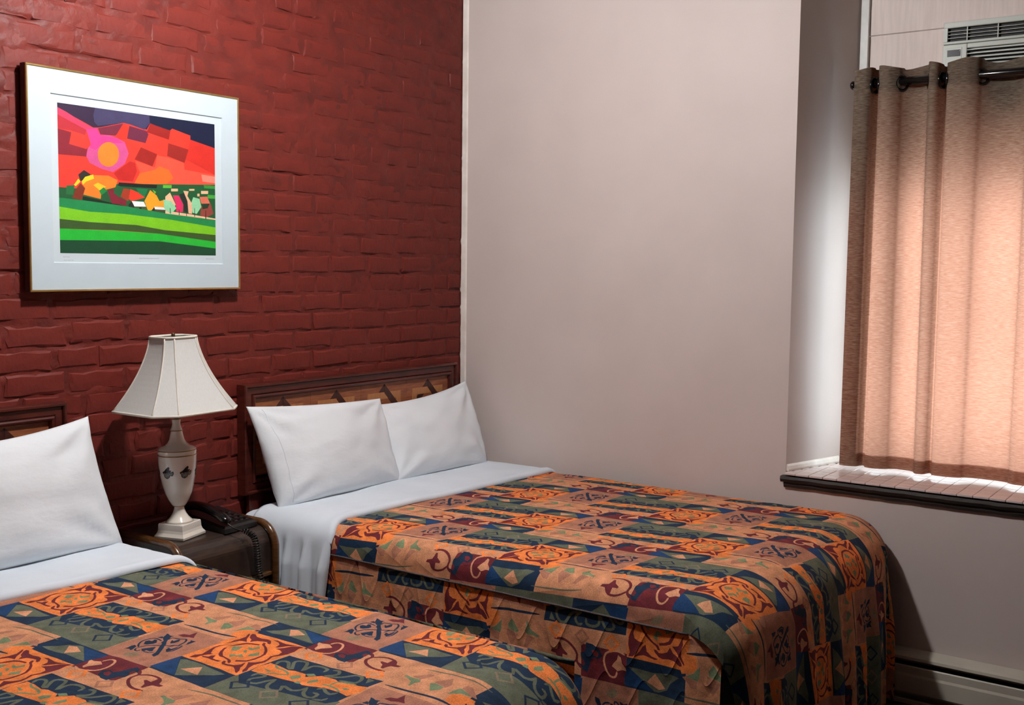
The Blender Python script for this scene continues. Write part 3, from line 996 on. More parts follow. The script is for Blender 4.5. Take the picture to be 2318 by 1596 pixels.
def sheet(label, x0, x1, z0, rs_, b_head, b_edge, left_drop, right_drop, seed, loc):
    root = thing('top_sheet', loc, label, 'sheet', 'white sheets folded over the bedspreads')
    qa = rs_ * math.pi / 2
    aa = np.concatenate([np.linspace(x0 - qa - left_drop, x0 - qa, 44)[:-1], np.linspace(x0 - qa, x0, 9)[:-1], np.linspace(x0, x1, 70)[:-1], np.linspace(x1, x1 + qa, 9)[:-1], np.linspace(x1 + qa, x1 + qa + right_drop, 24)])
    nb_ = 34
    dr = bed_drape(x0, x1, 50.0, rs_, 0.1, z0, seed, 0.009, 0.0, 0.02)
    AB, side = [], []
    for a in aa:
        be = b_edge(max(x0 - qa, min(x1 + qa, a)))
        ov = max(0.0, x0 - qa - a)
        ovr = max(0.0, a - x1 - qa)
        for k in range(nb_ + 1):
            t = k / nb_
            AB.append((a, b_head + 0.05 * min(1, ov * 3) * (1 - t) + (be - 0.02 * min(1, (ov + ovr) * 4) - b_head) * t))
            side.append(ov - ovr)
    AB = np.array(AB)
    P = dr(AB)
    side = np.array(side)
    d = np.abs(side)
    g = np.minimum(1, d / 0.10)
    fold = 0.013 * (np.sin(AB[:, 1] * 2 * math.pi / 0.082 + d * 3.0) + 0.6 * np.sin(AB[:, 1] * 2 * math.pi / 0.047 + 1.0 + d * 5) + 1.2) * g
    P[:, 0] -= np.sign(side) * fold
    # the folded leading edge is a soft roll: lift it and tuck the lip down
    t = (AB[:, 1] - b_head) / (AB[:, 1].max() - b_head)
    k_idx = np.tile(np.arange(nb_ + 1), len(aa)) / nb_
    P[:, 2] += np.where(d > 0, 0, 0.006 * np.clip((k_idx - 0.86) / 0.09, 0, 1) - 0.017 * np.clip((k_idx - 0.955) / 0.045, 0, 1) ** 2)
    P[:, 2] += 0.0016 * smooth_noise(AB[:, 0] * 0.5, AB[:, 1] * 2.5, seed + 3, 8, 9.0) * (d <= 0)
    P[:, 2] = np.maximum(P[:, 2], 0.03)
    n1 = nb_ + 1
    F = [(i * n1 + k, i * n1 + k + 1, (i + 1) * n1 + k + 1, (i + 1) * n1 + k) for i in range(len(aa) - 1) for k in range(nb_)]
    o = mesh('folded_band', P.tolist(), F, M['sheet'], root, True)
    so = o.modifiers.new('thickness', 'SOLIDIFY')
    so.thickness = 0.003
    so.offset = 1.0
    # stitched hem of the turned-back edge
    hem = [tuple(P[i * n1 + int(nb_ * 0.80)] + np.array([0, 0, 0.0022])) for i in range(52, len(aa) - 32)]
    tube('hem_stitch', hem, 0.0009, M['pillow'], root, 5)
    return root


sheet('white top sheet folded over the bedspread beside the white wall', -1.352, -0.105, ZB, 0.068, 0.135,
      lambda x: 0.500 + 0.072 * (x + 1.27) if x > -1.30 else 0.498 + 0.045 * min(1, (-1.30 - x) / 0.12), 0.46, 0.30, 4.0, (-0.73, -0.36, 0.0))
sheet('white top sheet folded over the bedspread of the nearer bed at left', -3.270, -2.040, ZB + 0.004, 0.066, 0.10,
      lambda x: 0.510 + 0.122 * (x + 2.0), 0.40, 0.025, 6.0, (-2.65, -0.30, 0.0))


def pillow(label, TL, TR, BR, BL, thick, seed, hem=None, sag=(0.05, 0.10), ears=(0, 0, 0, 0)):
    c = [np.array(p, float) for p in (TL, TR, BR, BL)]
    root = thing('pillow', tuple((c[2] + c[3]) / 2), label, 'pillow', 'white bed pillows')
    nrm = np.cross(c[1] - c[0], c[3] - c[0])
    nrm /= np.linalg.norm(nrm)
    if nrm[1] > 0:
        nrm = -nrm
    n = 36
    g = [math.sin((i / n - 0.5) * math.pi) * 0.75 + (2 * i / n - 1) * 0.25 for i in range(n + 1)]

    def surf(s, t, sg):
        s2 = s * (1 - sag[0] * (1 - t * t))
        t2 = t * (1 - sag[1] * (1 - s * s) * (1.0 if t > 0 else 0.15))
        a, b = (s2 + 1) / 2, (1 - t2) / 2
        p = (c[0] * (1 - a) + c[1] * a) * (1 - b) + (c[3] * (1 - a) + c[2] * a) * b
        e = max(0.0, (1 - s * s)) * max(0.0, (1 - t * t))
        h = thick * e ** 0.42 * (1 + 0.22 * (-t)) * (1 if sg > 0 else 0.55)
        w = 0.0
        if e > 0:
            w = 0.013 * fbm(s * 1.3 + seed, t * 1.2, seed * 1.3) * e ** 0.3
            for (cs_, ct_) in ((-1, 1), (1, 1), (1, -1), (-1, -1)):                # pulls fanning out of each corner
                ds, dt = (s - cs_) * 1.4, t - ct_
                rr = math.hypot(ds, dt)
                th_ = math.atan2(dt, ds)
                w += 0.0075 * math.sin(th_ * 9.0 + seed * 2 + cs_) * math.exp(-((rr - 0.55) / 0.38) ** 2) * e ** 0.2
            w += 0.006 * fbm(s * 1.0 + t * 2.2 + seed, t * 4.5 - s * 1.5, 2.0) * (1 - e) * e ** 0.25
        return p + nrm * ((h + w) * sg)
    V, F = [], []
    for sg in (1, -1):
        b0 = len(V)
        for j in range(n + 1):
            for i in range(n + 1):
                V.append(surf(g[i], g[j], sg))
        for j in range(n):
            for i in range(n):
                q = (b0 + j * (n + 1) + i, b0 + j * (n + 1) + i + 1, b0 + (j + 1) * (n + 1) + i + 1, b0 + (j + 1) * (n + 1) + i)
                F.append(q if sg > 0 else q[::-1])
    me = bpy.data.meshes.new('cushion')
    me.from_pydata([tuple(v) for v in V], [], F)
    bm = bmesh.new()
    bm.from_mesh(me)
    bmesh.ops.remove_doubles(bm, verts=bm.verts, dist=0.0004)
    bmesh.ops.recalc_face_normals(bm, faces=bm.faces)
    bm.to_mesh(me)
    bm.free()
    put('cushion', me, M['pillow'], root, True)
    if hem is not None:
        tube('hem_stitch', [tuple(surf(hem, tt, 1) + nrm * 0.0006) for tt in np.linspace(-0.93, 0.93, 30)], 0.0008, M['sheet'], root, 5)
    return root


pillow('white pillow in front at the left of the pair by the white wall', (-1.402, -0.085, 1.085), (-0.70, -0.115, 1.052), (-0.668, -0.198, 0.707), (-1.350, -0.198, 0.707), 0.076, 1.0, -0.84, (0.03, 0.05))
pillow('white pillow tucked into the corner against the white wall', (-0.70, -0.085, 1.022), (-0.078, -0.09, 1.075), (-0.112, -0.242, 0.707), (-0.70, -0.20, 0.707), 0.072, 2.0, None, (0.03, 0.12))
pillow('white pillow with a pointed corner on the nearer bed at left', (-2.78, -0.09, 1.10), (-2.062, -0.095, 1.122), (-2.003, -0.182, 0.709), (-2.75, -0.172, 0.709), 0.076, 3.0, None, (0.05, 0.16))


def headboard(label, xl, xr, zt, zb, loc):
    root = thing('headboard', loc, label, 'headboard', 'inlaid wooden headboards')
    W_ = 0.056
    prof = [(0.0, -0.004), (0.0, -0.046), (0.003, -0.051), (0.009, -0.051), (0.012, -0.046), (0.013, -0.0405), (0.018, -0.042), (0.036, -0.042), (0.040, -0.0385), (0.0415, -0.045), (0.046, -0.049), (0.052, -0.047), (0.056, -0.034), (0.056, -0.004)]

    def rail(name, pa, pb, ina, inb, inward):
        A = [(pa[0] + ina[0] * w, y, pa[1] + ina[1] * w) for w, y in prof]
        B = [(pb[0] + inb[0] * w, y, pb[1] + inb[1] * w) for w, y in prof]
        n = len(prof)
        f = [(i, i + 1, n + i + 1, n + i) for i in range(n - 1)] + [(n - 1, 0, n, 2 * n - 1), tuple(range(n))[::-1], tuple(range(n, 2 * n))]
        bm = bmesh.new()
        vv = [bm.verts.new(p) for p in A + B]
        for q in f:
            bm.faces.new([vv[k] for k in q])
        return from_bm(name, bm, M['wood'], root)
    rail('top_rail', (xl, zt), (xr, zt), (1, -1), (-1, -1), None)
    rail('bottom_rail', (xl, zb), (xr, zb), (1, 1), (-1, 1), None)
    rail('side_rail', (xl, zb), (xl, zt), (1, 1), (1, -1), None)
    rail('side_rail', (xr, zb), (xr, zt), (-1, 1), (-1, -1), None)
    for px in (xl + 0.06, xr - 0.06):
        box('post', px - 0.03, px + 0.03, -0.034, -0.012, 0.0, zb + 0.01, M['wood'], root, 0.003)
    px0, px1, pz1 = xl + W_, xr - W_, zt - W_
    n = 4
    pw = (px1 - px0) / n
    for k in range(n):
        ax, az = px0 + pw * k, pz1 - pw
        g = 0.0007
        pan = box('inlay_panel', ax + g, ax + pw - g, -0.034, -0.010, max(az, zb + W_ - 0.004), pz1 - 0.0005, M['field'], root)
        cx, cz = ax + pw / 2, az + pw / 2
        hw, th, bw = pw / 2 - 0.040, 0.030, 0.021
        y_s = -0.0340

        def piece(poly, lvl, mat, nm):
            poly = [(x, max(z, zb + W_)) for x, z in poly]
            bm = bmesh.new()
            add_prism(bm, poly, 1, y_s - 0.0008 - 0.0005 * lvl, y_s + 0.002)
            o = from_bm(nm, bm, mat, pan)
            o.matrix_parent_inverse = pan.matrix_world.inverted()
            return o
        sq = [(-1, 1), (1, 1), (1, -1), (-1, -1)]
        for e in range(4):
            a, b = sq[e], sq[(e + 1) % 4]
            piece([(cx + a[0] * hw, cz + a[1] * hw), (cx + b[0] * hw, cz + b[1] * hw), (cx + b[0] * (hw - th), cz + b[1] * (hw - th)), (cx + a[0] * (hw - th), cz + a[1] * (hw - th))], 1, M['tan_veneer'], 'tan_strip')
        dm = [(0, 1), (1, 0), (0, -1), (-1, 0)]
        R_ = pw / 2 - 0.004
        for e in range(4):
            a, b = dm[e], dm[(e + 1) % 4]
            i_ = R_ - bw * 1.9
            piece([(cx + a[0] * R_, cz + a[1] * R_), (cx + b[0] * R_, cz + b[1] * R_), (cx + b[0] * i_, cz + b[1] * i_), (cx + a[0] * i_, cz + a[1] * i_)], 2 if e in (0, 2) else 0, M['dark_veneer'], 'dark_strip')
    return root


headboard('inlaid wooden headboard behind two pillows, reaching the white wall', -1.375, -0.086, 1.158, 0.742, (-0.73, -0.02, 0.0))
headboard('inlaid wooden headboard behind the single pillow at left', -3.395, -2.105, 1.167, 0.746, (-2.75, -0.02, 0.0))

ARTWORK = [  # landscape print: colour r, g, b, then x, y in thousandths of the picture
 (240, 62, 48, 0, 1000, 1000, 1000, 1000, 0, 0, 0),
 (52, 34, 62, 0, 1000, 998, 1000, 996, 822, 826, 862, 827, 892, 703, 926, 687, 909, 557, 942, 534, 894, 431, 924, 388, 922, 239, 868, 204, 863, 164, 885, 0, 966),
 (24, 30, 60, 554, 1000, 1000, 1000, 1000, 819, 826, 862, 827, 892, 703, 926, 687, 909, 557, 942),
 (66, 60, 96, 206, 946, 217, 999, 551, 1000, 554, 942, 519, 892, 431, 916, 388, 922, 232, 879, 212, 900),
 (226, 62, 98, 0, 970, 52, 945, 117, 905, 198, 862, 228, 859, 238, 817, 163, 838, 84, 881, 0, 922),
 (190, 45, 56, 0, 922, 84, 881, 163, 842, 156, 806, 76, 826, 0, 831),
 (142, 35, 50, 0, 830, 76, 814, 65, 739, 168, 721, 164, 661, 0, 658),
 (245, 62, 50, 76, 810, 176, 796, 192, 759, 161, 712, 63, 735),
 (214, 84, 144, 163, 846, 225, 862, 245, 818, 294, 824, 336, 814, 393, 789, 417, 711, 391, 635, 318, 571, 248, 587, 180, 620, 160, 665, 168, 713, 189, 747),
 (226, 62, 142, 163, 846, 225, 862, 245, 818, 336, 814, 386, 780, 321, 772, 251, 755, 216, 711, 182, 723, 189, 755),
 (250, 135, 45, 357, 698, 355, 679, 350, 660, 342, 642, 331, 628, 319, 616, 305, 608, 290, 605, 276, 605, 263, 610, 251, 619, 241, 631, 233, 647, 229, 664, 228, 683, 229, 702, 234, 721, 242, 738, 253, 752, 265, 764, 279, 772, 293, 776, 307, 776, 321, 771, 333, 763, 344, 750, 351, 735, 356, 717),
 (120, 40, 60, 232, 863, 388, 918, 365, 858, 336, 826, 245, 822),
 (245, 55, 40, 388, 920, 425, 886, 400, 806, 350, 808, 340, 826),
 (110, 40, 66, 424, 907, 534, 885, 545, 862, 525, 798, 408, 815),
 (160, 35, 30, 557, 941, 691, 910, 679, 842, 534, 877),
 (230, 62, 46, 703, 926, 827, 892, 821, 792, 675, 821, 683, 843),
 (165, 36, 30, 495, 765, 600, 728, 568, 637, 453, 674),
 (220, 50, 40, 826, 862, 1000, 816, 1000, 616, 792, 712, 813, 787),
 (250, 88, 66, 457, 666, 584, 630, 600, 720, 662, 714, 780, 685, 783, 634, 1000, 616, 1000, 541, 462, 503, 485, 587),
 (160, 40, 34, 675, 817, 813, 787, 784, 685, 666, 723),
 (252, 140, 120, 901, 611, 1000, 603, 1000, 554, 909, 559),
 (200, 40, 36, 424, 658, 457, 650, 467, 593, 440, 517, 353, 517, 322, 563),
 (250, 112, 42, 485, 579, 583, 613, 614, 642, 676, 623, 707, 566, 659, 516, 447, 501),
 (30, 92, 50, 0, 441, 109, 440, 345, 492, 1000, 542, 1000, 267, 0, 360),
 (25, 36, 30, 353, 503, 597, 506, 593, 481, 521, 479, 345, 476),
 (250, 132, 40, 130, 481, 206, 540, 289, 544, 346, 517, 331, 467, 274, 446, 246, 452, 241, 379, 132, 403, 150, 444),
 (50, 45, 40, 111, 534, 145, 568, 185, 542, 165, 524, 124, 489),
 (250, 215, 42, 130, 489, 151, 523, 199, 543, 202, 515, 157, 492, 137, 466),
 (250, 200, 42, 198, 471, 226, 490, 274, 466, 239, 435),
 (245, 220, 42, 85, 462, 111, 507, 124, 489, 96, 455),
 (130, 50, 30, 123, 477, 150, 444, 128, 363, 75, 371, 93, 431),
 (40, 110, 60, 43, 454, 90, 462, 79, 395, 39, 396),
 (30, 130, 60, 232, 435, 260, 461, 281, 439, 245, 404),
 (36, 90, 50, 245, 400, 316, 441, 301, 355, 238, 371),
 (22, 40, 26, 135, 391, 238, 371, 308, 356, 386, 341, 286, 342, 135, 364),
 (130, 35, 50, 281, 439, 316, 458, 344, 403, 394, 382, 401, 342, 308, 352),
 (36, 96, 55, 338, 484, 377, 471, 358, 400, 319, 425),
 (170, 60, 36, 381, 463, 432, 459, 409, 375, 362, 404),
 (240, 62, 42, 424, 462, 483, 438, 516, 408, 431, 377, 413, 392),
 (26, 120, 70, 461, 470, 536, 472, 513, 412, 476, 438),
 (245, 166, 40, 551, 465, 592, 430, 611, 390, 638, 400, 642, 349, 557, 319, 534, 317, 512, 383),
 (110, 190, 50, 566, 470, 589, 455, 581, 438),
 (90, 190, 60, 636, 509, 694, 514, 694, 491, 635, 487),
 (240, 190, 150, 690, 487, 736, 491, 736, 471, 690, 467),
 (240, 190, 150, 814, 495, 851, 498, 851, 485, 814, 482),
 (240, 190, 150, 898, 487, 949, 491, 948, 468, 898, 464),
 (240, 190, 150, 871, 464, 887, 466, 887, 446, 871, 444),
 (70, 170, 60, 946, 462, 1000, 462, 1000, 435, 941, 435),
 (60, 150, 60, 917, 534, 1000, 533, 1000, 510, 921, 510),
 (245, 192, 152, 650, 426, 682, 458, 720, 372, 688, 318, 649, 350),
 (245, 195, 160, 649, 324, 808, 308, 1000, 284, 1000, 270, 649, 299),
 (150, 215, 166, 638, 404, 689, 395, 724, 346, 688, 301, 641, 332),
 (225, 46, 100, 701, 438, 741, 441, 772, 375, 768, 319, 724, 321, 720, 380),
 (36, 46, 40, 745, 450, 777, 461, 805, 395, 800, 316, 776, 324, 772, 384),
 (240, 186, 150, 773, 478, 810, 477, 801, 442, 837, 379, 832, 310, 808, 313, 801, 403),
 (150, 215, 166, 842, 436, 887, 426, 899, 366, 865, 312, 836, 319, 829, 396),
 (225, 116, 90, 887, 440, 941, 448, 962, 397, 899, 392),
 (150, 70, 60, 899, 375, 966, 397, 987, 319, 931, 289, 890, 304),
 (40, 60, 40, 903, 384, 958, 396, 945, 360, 907, 349),
 (240, 244, 244, 431, 378, 508, 378, 523, 343, 448, 341),
 (40, 40, 36, 412, 351, 431, 377, 448, 341, 445, 328, 412, 336),
 (70, 90, 50, 448, 341, 525, 344, 525, 317, 448, 324),
 (24, 26, 22, 478, 336, 493, 337, 493, 321, 478, 321),
 (240, 244, 244, 576, 347, 638, 347, 649, 329, 580, 329),
 (40, 40, 36, 557, 319, 576, 345, 583, 316),
 (70, 80, 50, 580, 329, 649, 329, 649, 308, 579, 312),
 (30, 140, 76, 0, 371, 176, 359, 401, 338, 649, 303, 1000, 274, 1000, 216, 687, 259, 385, 284, 174, 287, 0, 311),
 (126, 205, 32, 0, 311, 174, 287, 385, 284, 687, 259, 1000, 216, 1000, 158, 647, 180, 458, 209, 173, 216, 0, 229),
 (60, 90, 40, 0, 229, 173, 216, 458, 209, 647, 180, 1000, 158, 1000, 106, 608, 153, 312, 166, 0, 164),
 (36, 190, 56, 0, 164, 312, 164, 608, 153, 1000, 106, 1000, 55, 607, 98, 311, 93, 0, 87),
 (20, 76, 46, 0, 87, 311, 93, 607, 98, 1000, 55, 1000, 0, 0, 0),
 (20, 40, 24, 680, 343, 684, 344, 685, 305, 680, 304),
 (20, 40, 24, 741, 339, 744, 339, 745, 296, 740, 296),
 (20, 40, 24, 792, 318, 795, 318, 796, 292, 791, 292),
 (20, 40, 24, 849, 354, 852, 354, 853, 290, 848, 290),
 (20, 40, 24, 928, 342, 932, 342, 933, 277, 927, 277),
]

# ================================================================== framed print
pic = thing('framed_print', (-1.81, -0.03, 1.515), 'framed landscape print with orange sun above green fields, on the brick wall', 'picture')
FX0, FX1, FZ0, FZ1, FY = -2.217, -1.388, 1.5175, 2.2115, -0.044
w_ = 0.0065
bm = bmesh.new()
for (a0, a1, c0, c1) in ((FX0, FX1, FZ1 - w_, FZ1), (FX0, FX1, FZ0, FZ0 + w_), (FX0, FX0 + w_, FZ0 + w_, FZ1 - w_), (FX1 - w_, FX1, FZ0 + w_, FZ1 - w_)):
    add_box(bm, a0, a1, FY, FY + 0.006, c0, c1, 0.0012, 1)
from_bm('gold_face', bm, M['gold_frame'], pic)
bm = bmesh.new()
for (a0, a1, c0, c1) in ((FX0, FX1, FZ1 - 0.005, FZ1), (FX0, FX1, FZ0, FZ0 + 0.005), (FX0, FX0 + 0.005, FZ0 + 0.005, FZ1 - 0.005), (FX1 - 0.005, FX1, FZ0 + 0.005, FZ1 - 0.005)):
    add_box(bm, a0, a1, FY + 0.006, FY + 0.030, c0, c1)
from_bm('frame_side', bm, M['frame_side'], pic)
box('backing', FX0 + 0.006, FX1 - 0.006, FY + 0.014, FY + 0.020, FZ0 + 0.006, FZ1 - 0.006, M['frame_side'], pic)
MX0, MX1, MZ0, MZ1 = -2.135, -1.464, 1.608, 2.131
bm = bmesh.new()
o_ = [(FX0 + w_, FZ0 + w_), (FX1 - w_, FZ0 + w_), (FX1 - w_, FZ1 - w_), (FX0 + w_, FZ1 - w_)]
i_ = [(MX0, MZ0), (MX1, MZ0), (MX1, MZ1), (MX0, MZ1)]
b_ = [(MX0 + 0.0025, MZ0 + 0.0025), (MX1 - 0.0025, MZ0 + 0.0025), (MX1 - 0.0025, MZ1 - 0.0025), (MX0 + 0.0025, MZ1 - 0.0025)]
rings = [[bm.verts.new((x, FY + 0.003, z)) for x, z in o_], [bm.verts.new((x, FY + 0.003, z)) for x, z in i_], [bm.verts.new((x, FY + 0.0075, z)) for x, z in b_]]
for k in range(2):
    for e in range(4):
        bm.faces.new((rings[k][e], rings[k][(e + 1) % 4], rings[k + 1][(e + 1) % 4], rings[k + 1][e]))
from_bm('mat', bm, M['mat_board'], pic)
box('paper', MX0 - 0.01, MX1 + 0.01, FY + 0.0075, FY + 0.0085, MZ0 - 0.01, MZ1 + 0.01, M['paper'], pic)
AX0, AX1, AZ0, AZ1 = -2.1100, -1.4955, 1.6386, 2.1050
ap, ac_ = [[(0, 0), (1, 0), (1, 1), (0, 1)]], [(240, 62, 48)]
for it in ARTWORK:
    ap.append([(it[i] / 1000.0, it[i + 1] / 1000.0) for i in range(3, len(it), 2)])
    ac_.append(it[:3])
AV, AT, AK = cdt_layers(ap, [0.0, 1.0], [0.0, 1.0])
me = bpy.data.meshes.new('landscape')
me.from_pydata([(AX0 + (AX1 - AX0) * u, FY + 0.0072, AZ0 + (AZ1 - AZ0) * v) for u, v in AV], [], [tuple(t) for t in AT.tolist()])
at_ = me.attributes.new('print', 'FLOAT_COLOR', 'FACE')
at_.data.foreach_set('color', np.array([[lin(c) * 0.78 for c in ac_[k]] + [1.0] for k in AK], dtype=np.float32).ravel())
uvl = me.uv_layers.new(name='UVMap')
for lp in me.loops:
    co = me.vertices[lp.vertex_index].co
    uvl.data[lp.index].uv = (co.x, co.z)
put('landscape', me, M['art'], pic)
# pencil inscriptions under the image: edition at left, title in the middle, signature at right
for x0, x1, dz in ((-2.106, -2.082, -0.012), (-2.104, -2.070, -0.022), (-1.825, -1.745, -0.013), (-1.545, -1.512, -0.012)):
    n_ = max(6, int((x1 - x0) / 0.0016))
    path = [(x0 + (x1 - x0) * k / n_, FY + 0.0071, AZ0 + dz + 0.0022 * math.sin(k * 2.1) * (0.5 + 0.5 * math.sin(k * 0.7))) for k in range(n_ + 1)]
    tube('pencil_inscription', [(p[0] + 0.006, p[1], p[2]) for p in path], 0.00032, M['pencil'], pic, 4)
tube('hanging_wire', [(-2.0, -0.020, 2.02), (-1.81, -0.014, 2.12), (-1.62, -0.020, 2.02)], 0.001, M['brass'], pic, 5)
lathe('hook', [(0.004, 2.116), (0.004, 2.126)], -1.81, -0.011, M['brass'], pic, 8)

# ================================================================== nightstand
NX0, NX1, NT, NF = -1.928, -1.515, 0.700, -0.372
ns = thing('nightstand', (-1.72, -0.19, 0.0), 'dark wooden nightstand with rounded front edges, between the beds under the lamp', 'nightstand')


def fall(y_back, y_front, zt_, r, z_low, k=10):
    p = [(y_back, zt_)]
    for i in range(k + 1):
        th = math.pi / 2 * i / k
        p.append((y_front + r - r * math.sin(th), zt_ - r + r * math.cos(th)))
    p.append((y_front, z_low))
    return p


pr_ = fall(-0.014, NF + 0.022, NT, 0.062, 0.545)
prism('top_panel', pr_ + [(p[0] + 0.012 if p[0] < -0.1 else p[0], p[1] - 0.014) for p in pr_[::-1]], 0, NX0 + 0.016, NX1 - 0.016, M['stand_dark'], ns)
pp = fall(-0.010, NF, NT + 0.012, 0.080, 0.03)
for xa, xb in ((NX0, NX0 + 0.018), (NX1 - 0.018, NX1)):
    prism('side_panel', pp + [(-0.010, 0.03)], 0, xa, xb, M['stand_dark'], ns)
    xm = (xa + xb) / 2
    for q_ in (0,):
        tube('edge_moulding', [(xm, y, z) for y, z in fall(-0.012, NF + 0.004, NT + 0.008, 0.078, 0.03, 16)], 0.0135, M['stand_trim'], ns, 12)
box('ledge', NX0 + 0.018, NX1 - 0.018, NF + 0.010, NF + 0.030, 0.531, 0.545, M['stand_trim'], ns, 0.003)
for k, (za, zb_) in enumerate(((0.325, 0.520), (0.110, 0.310))):
    d_ = box('drawer', NX0 + 0.024, NX1 - 0.024, NF + 0.018, NF + 0.034, za, zb_, M['stand_light'], ns, 0.003)
    xm = (NX0 + NX1) / 2
    h_ = tube('handle', [(xm - 0.05, NF + 0.018, (za + zb_) / 2), (xm - 0.045, NF - 0.002, (za + zb_) / 2), (xm + 0.045, NF - 0.002, (za + zb_) / 2), (xm + 0.05, NF + 0.018, (za + zb_) / 2)], 0.004, M['brass'], d_, 6)
    h_.matrix_parent_inverse = Matrix.Identity(4)
box('carcass', NX0 + 0.018, NX1 - 0.018, NF + 0.036, -0.02, 0.06, 0.528, M['stand_dark'], ns)
box('plinth', NX0 + 0.02, NX1 - 0.02, NF + 0.06, -0.03, 0.0, 0.058, M['stand_dark'], ns)

# ================================================================== table lamp
LX, LY = -1.803, -0.211
lamp = thing('table_lamp', (LX, LY, NT), 'ivory ceramic urn table lamp with panelled white shade, on the nightstand', 'lamp')
ang = math.radians(14)


def sq_ring(half, z):
    return [(LX + half * (math.cos(ang) * sx - math.sin(ang) * sy), LY + half * (math.sin(ang) * sx + math.cos(ang) * sy), z) for sx, sy in ((-1, -1), (1, -1), (1, 1), (-1, 1))]


bm = bmesh.new()
lay = [(0.0585, 0.7005), (0.0590, 0.7075), (0.0575, 0.7095), (0.0520, 0.7180), (0.0495, 0.7270), (0.0485, 0.7460), (0.0465, 0.7490)]
rs2 = [[bm.verts.new(p) for p in sq_ring(h, z)] for h, z in lay]
for k in range(len(rs2) - 1):
    for e in range(4):
        bm.faces.new((rs2[k][e], rs2[k][(e + 1) % 4], rs2[k + 1][(e + 1) % 4], rs2[k + 1][e]))
bm.faces.new(rs2[0][::-1])
bm.faces.new(rs2[-1])
from_bm('base', bm, M['ceramic'], lamp)
ped = [(0.046, 0.749), (0.040, 0.757), (0.030, 0.770), (0.0215, 0.788), (0.0170, 0.806), (0.0160, 0.816), (0.0175, 0.818)]
lathe('pedestal', [(r, 0.749 + (z - 0.749) * 0.77) for r, z in ped], LX, LY, M['ceramic'], lamp)
urn = [(0.0175, 0.818), (0.021, 0.823), (0.030, 0.840), (0.0385, 0.862), (0.0445, 0.886), (0.0480, 0.905), (0.0492, 0.912), (0.0500, 0.914), (0.0535, 0.944), (0.0552, 0.970), (0.0555, 0.985), (0.0560, 0.990), (0.0552, 0.994), (0.0555, 1.004), (0.0548, 1.011),
       (0.0490, 1.016), (0.0380, 1.022), (0.0290, 1.031), (0.0235, 1.042), (0.0205, 1.056), (0.0180, 1.068), (0.0180, 1.071), (0.0195, 1.073), (0.0180, 1.077), (0.0150, 1.084), (0.0125, 1.094), (0.0140, 1.108), (0.0135, 1.111), (0.008, 1.112)]
urn = [(r * (1.12 if 0.822 < z < 1.02 else 1.04), z - 0.016) for r, z in urn]
lathe('urn', urn, LX, LY, M['ceramic'], lamp, 56, (0.806, 0.893))
for z_, r_ in ((0.8025, 0.0188), (0.9765, 0.0628), (0.9925, 0.0620), (1.0565, 0.0204), (1.094, 0.0148)):
    tube('gold_line', [(LX + r_ * math.cos(2 * math.pi * k / 40), LY + r_ * math.sin(2 * math.pi * k / 40), z_) for k in range(40)], 0.0013, M['gold'], lamp, 6, True)


def urn_r(z):
    zs_, rs3 = [p[1] for p in urn], [p[0] for p in urn]
    return float(np.interp(z, zs_, rs3))


def decal(name, poly, th0, zc, mat, lift):
    """print a flat outline (mm) on the curved urn"""
    pts2 = spline([(a * 1.35, b * 1.35) for a, b in poly], 3, True)
    cen = np.mean(pts2, 0)
    V, F = [], []
    rg = 4
    for k in range(rg + 1):
        for p in pts2:
            q = cen + (np.array(p) - cen) * (k / rg)
            z = zc + q[1] / 1000
            r = urn_r(z) + lift
            th = th0 + q[0] / 1000 / r
            V.append((LX + r * math.cos(th), LY + r * math.sin(th), z))
    n = len(pts2)
    for k in range(rg):
        for i in range(n):
            j = (i + 1) % n
            F.append((k * n + i, k * n + j, (k + 1) * n + j, (k + 1) * n + i))
    return mesh(name, V, F, mat, lamp, True)


view = math.atan2(-3.175 - LY, -4.118 - LX)
for k, dth in enumerate((-0.56, 0.46, 1.5, 2.5, -1.6)):
    th0 = view + dth
    decal('leaf_decal', [(-16, 2), (-13, -4), (-11, -10), (-4, -14), (3, -11), (6, -6), (11, -7), (15, -1), (14, 5), (8, 3), (0, 4), (-8, 5)], th0, 0.922, M['decal_dark'], 0.0006)
    decal('leaf_decal', [(-13, 0), (-10, -9), (-4, -12), (2, -10), (5, -4), (11, -5), (12, 1), (4, 1), (-4, 1)], th0, 0.922, M['decal_grey'], 0.0010)
    decal('leaf_decal', [(-13, 3), (-8, 7), (-3, 12), (3, 16), (6, 13), (4, 8), (10, 7), (6, 3), (-2, 2), (-8, 0)], th0, 0.922, M['decal_dark'], 0.0012)
lathe('socket', [(0.010, 1.094), (0.011, 1.110), (0.012, 1.150), (0.009, 1.165)], LX, LY, M['brass'], lamp, 16)
lathe('finial', [(0.0035, 1.345), (0.0045, 1.352), (0.006, 1.362), (0.0062, 1.378), (0.004, 1.381)], LX, LY, M['brass'], lamp, 12)
for sg in (-1, 1):
    tube('harp', [(LX + sg * 0.010, LY, 1.140), (LX + sg * 0.045, LY, 1.19), (LX + sg * 0.050, LY, 1.27), (LX + sg * 0.020, LY, 1.33), (LX, LY, 1.345)], 0.0018, M['brass'], lamp, 6)
# cut-corner bell shade: eight panels, ribs between them, rolled trim at top and bottom
SZ0, SZ1 = 1.128, 1.368
sang = math.radians(-2)


def shade_pt(k, t):
    """corner k of 8 at height t (0 bottom, 1 top)"""
    prof = 0.074 + (0.197 - 0.074) * ((1 - t) ** 1.75 * 0.80 + (1 - t) * 0.20)
    wide = 0.60 if k % 2 else 0.60
    ca_ = (math.radians(33), math.radians(57))
    base = (k // 2) * math.pi / 2
    th = base + ca_[k % 2] + sang
    return (LX + prof * math.cos(th), LY + prof * math.sin(th), SZ0 + (SZ1 - SZ0) * t)


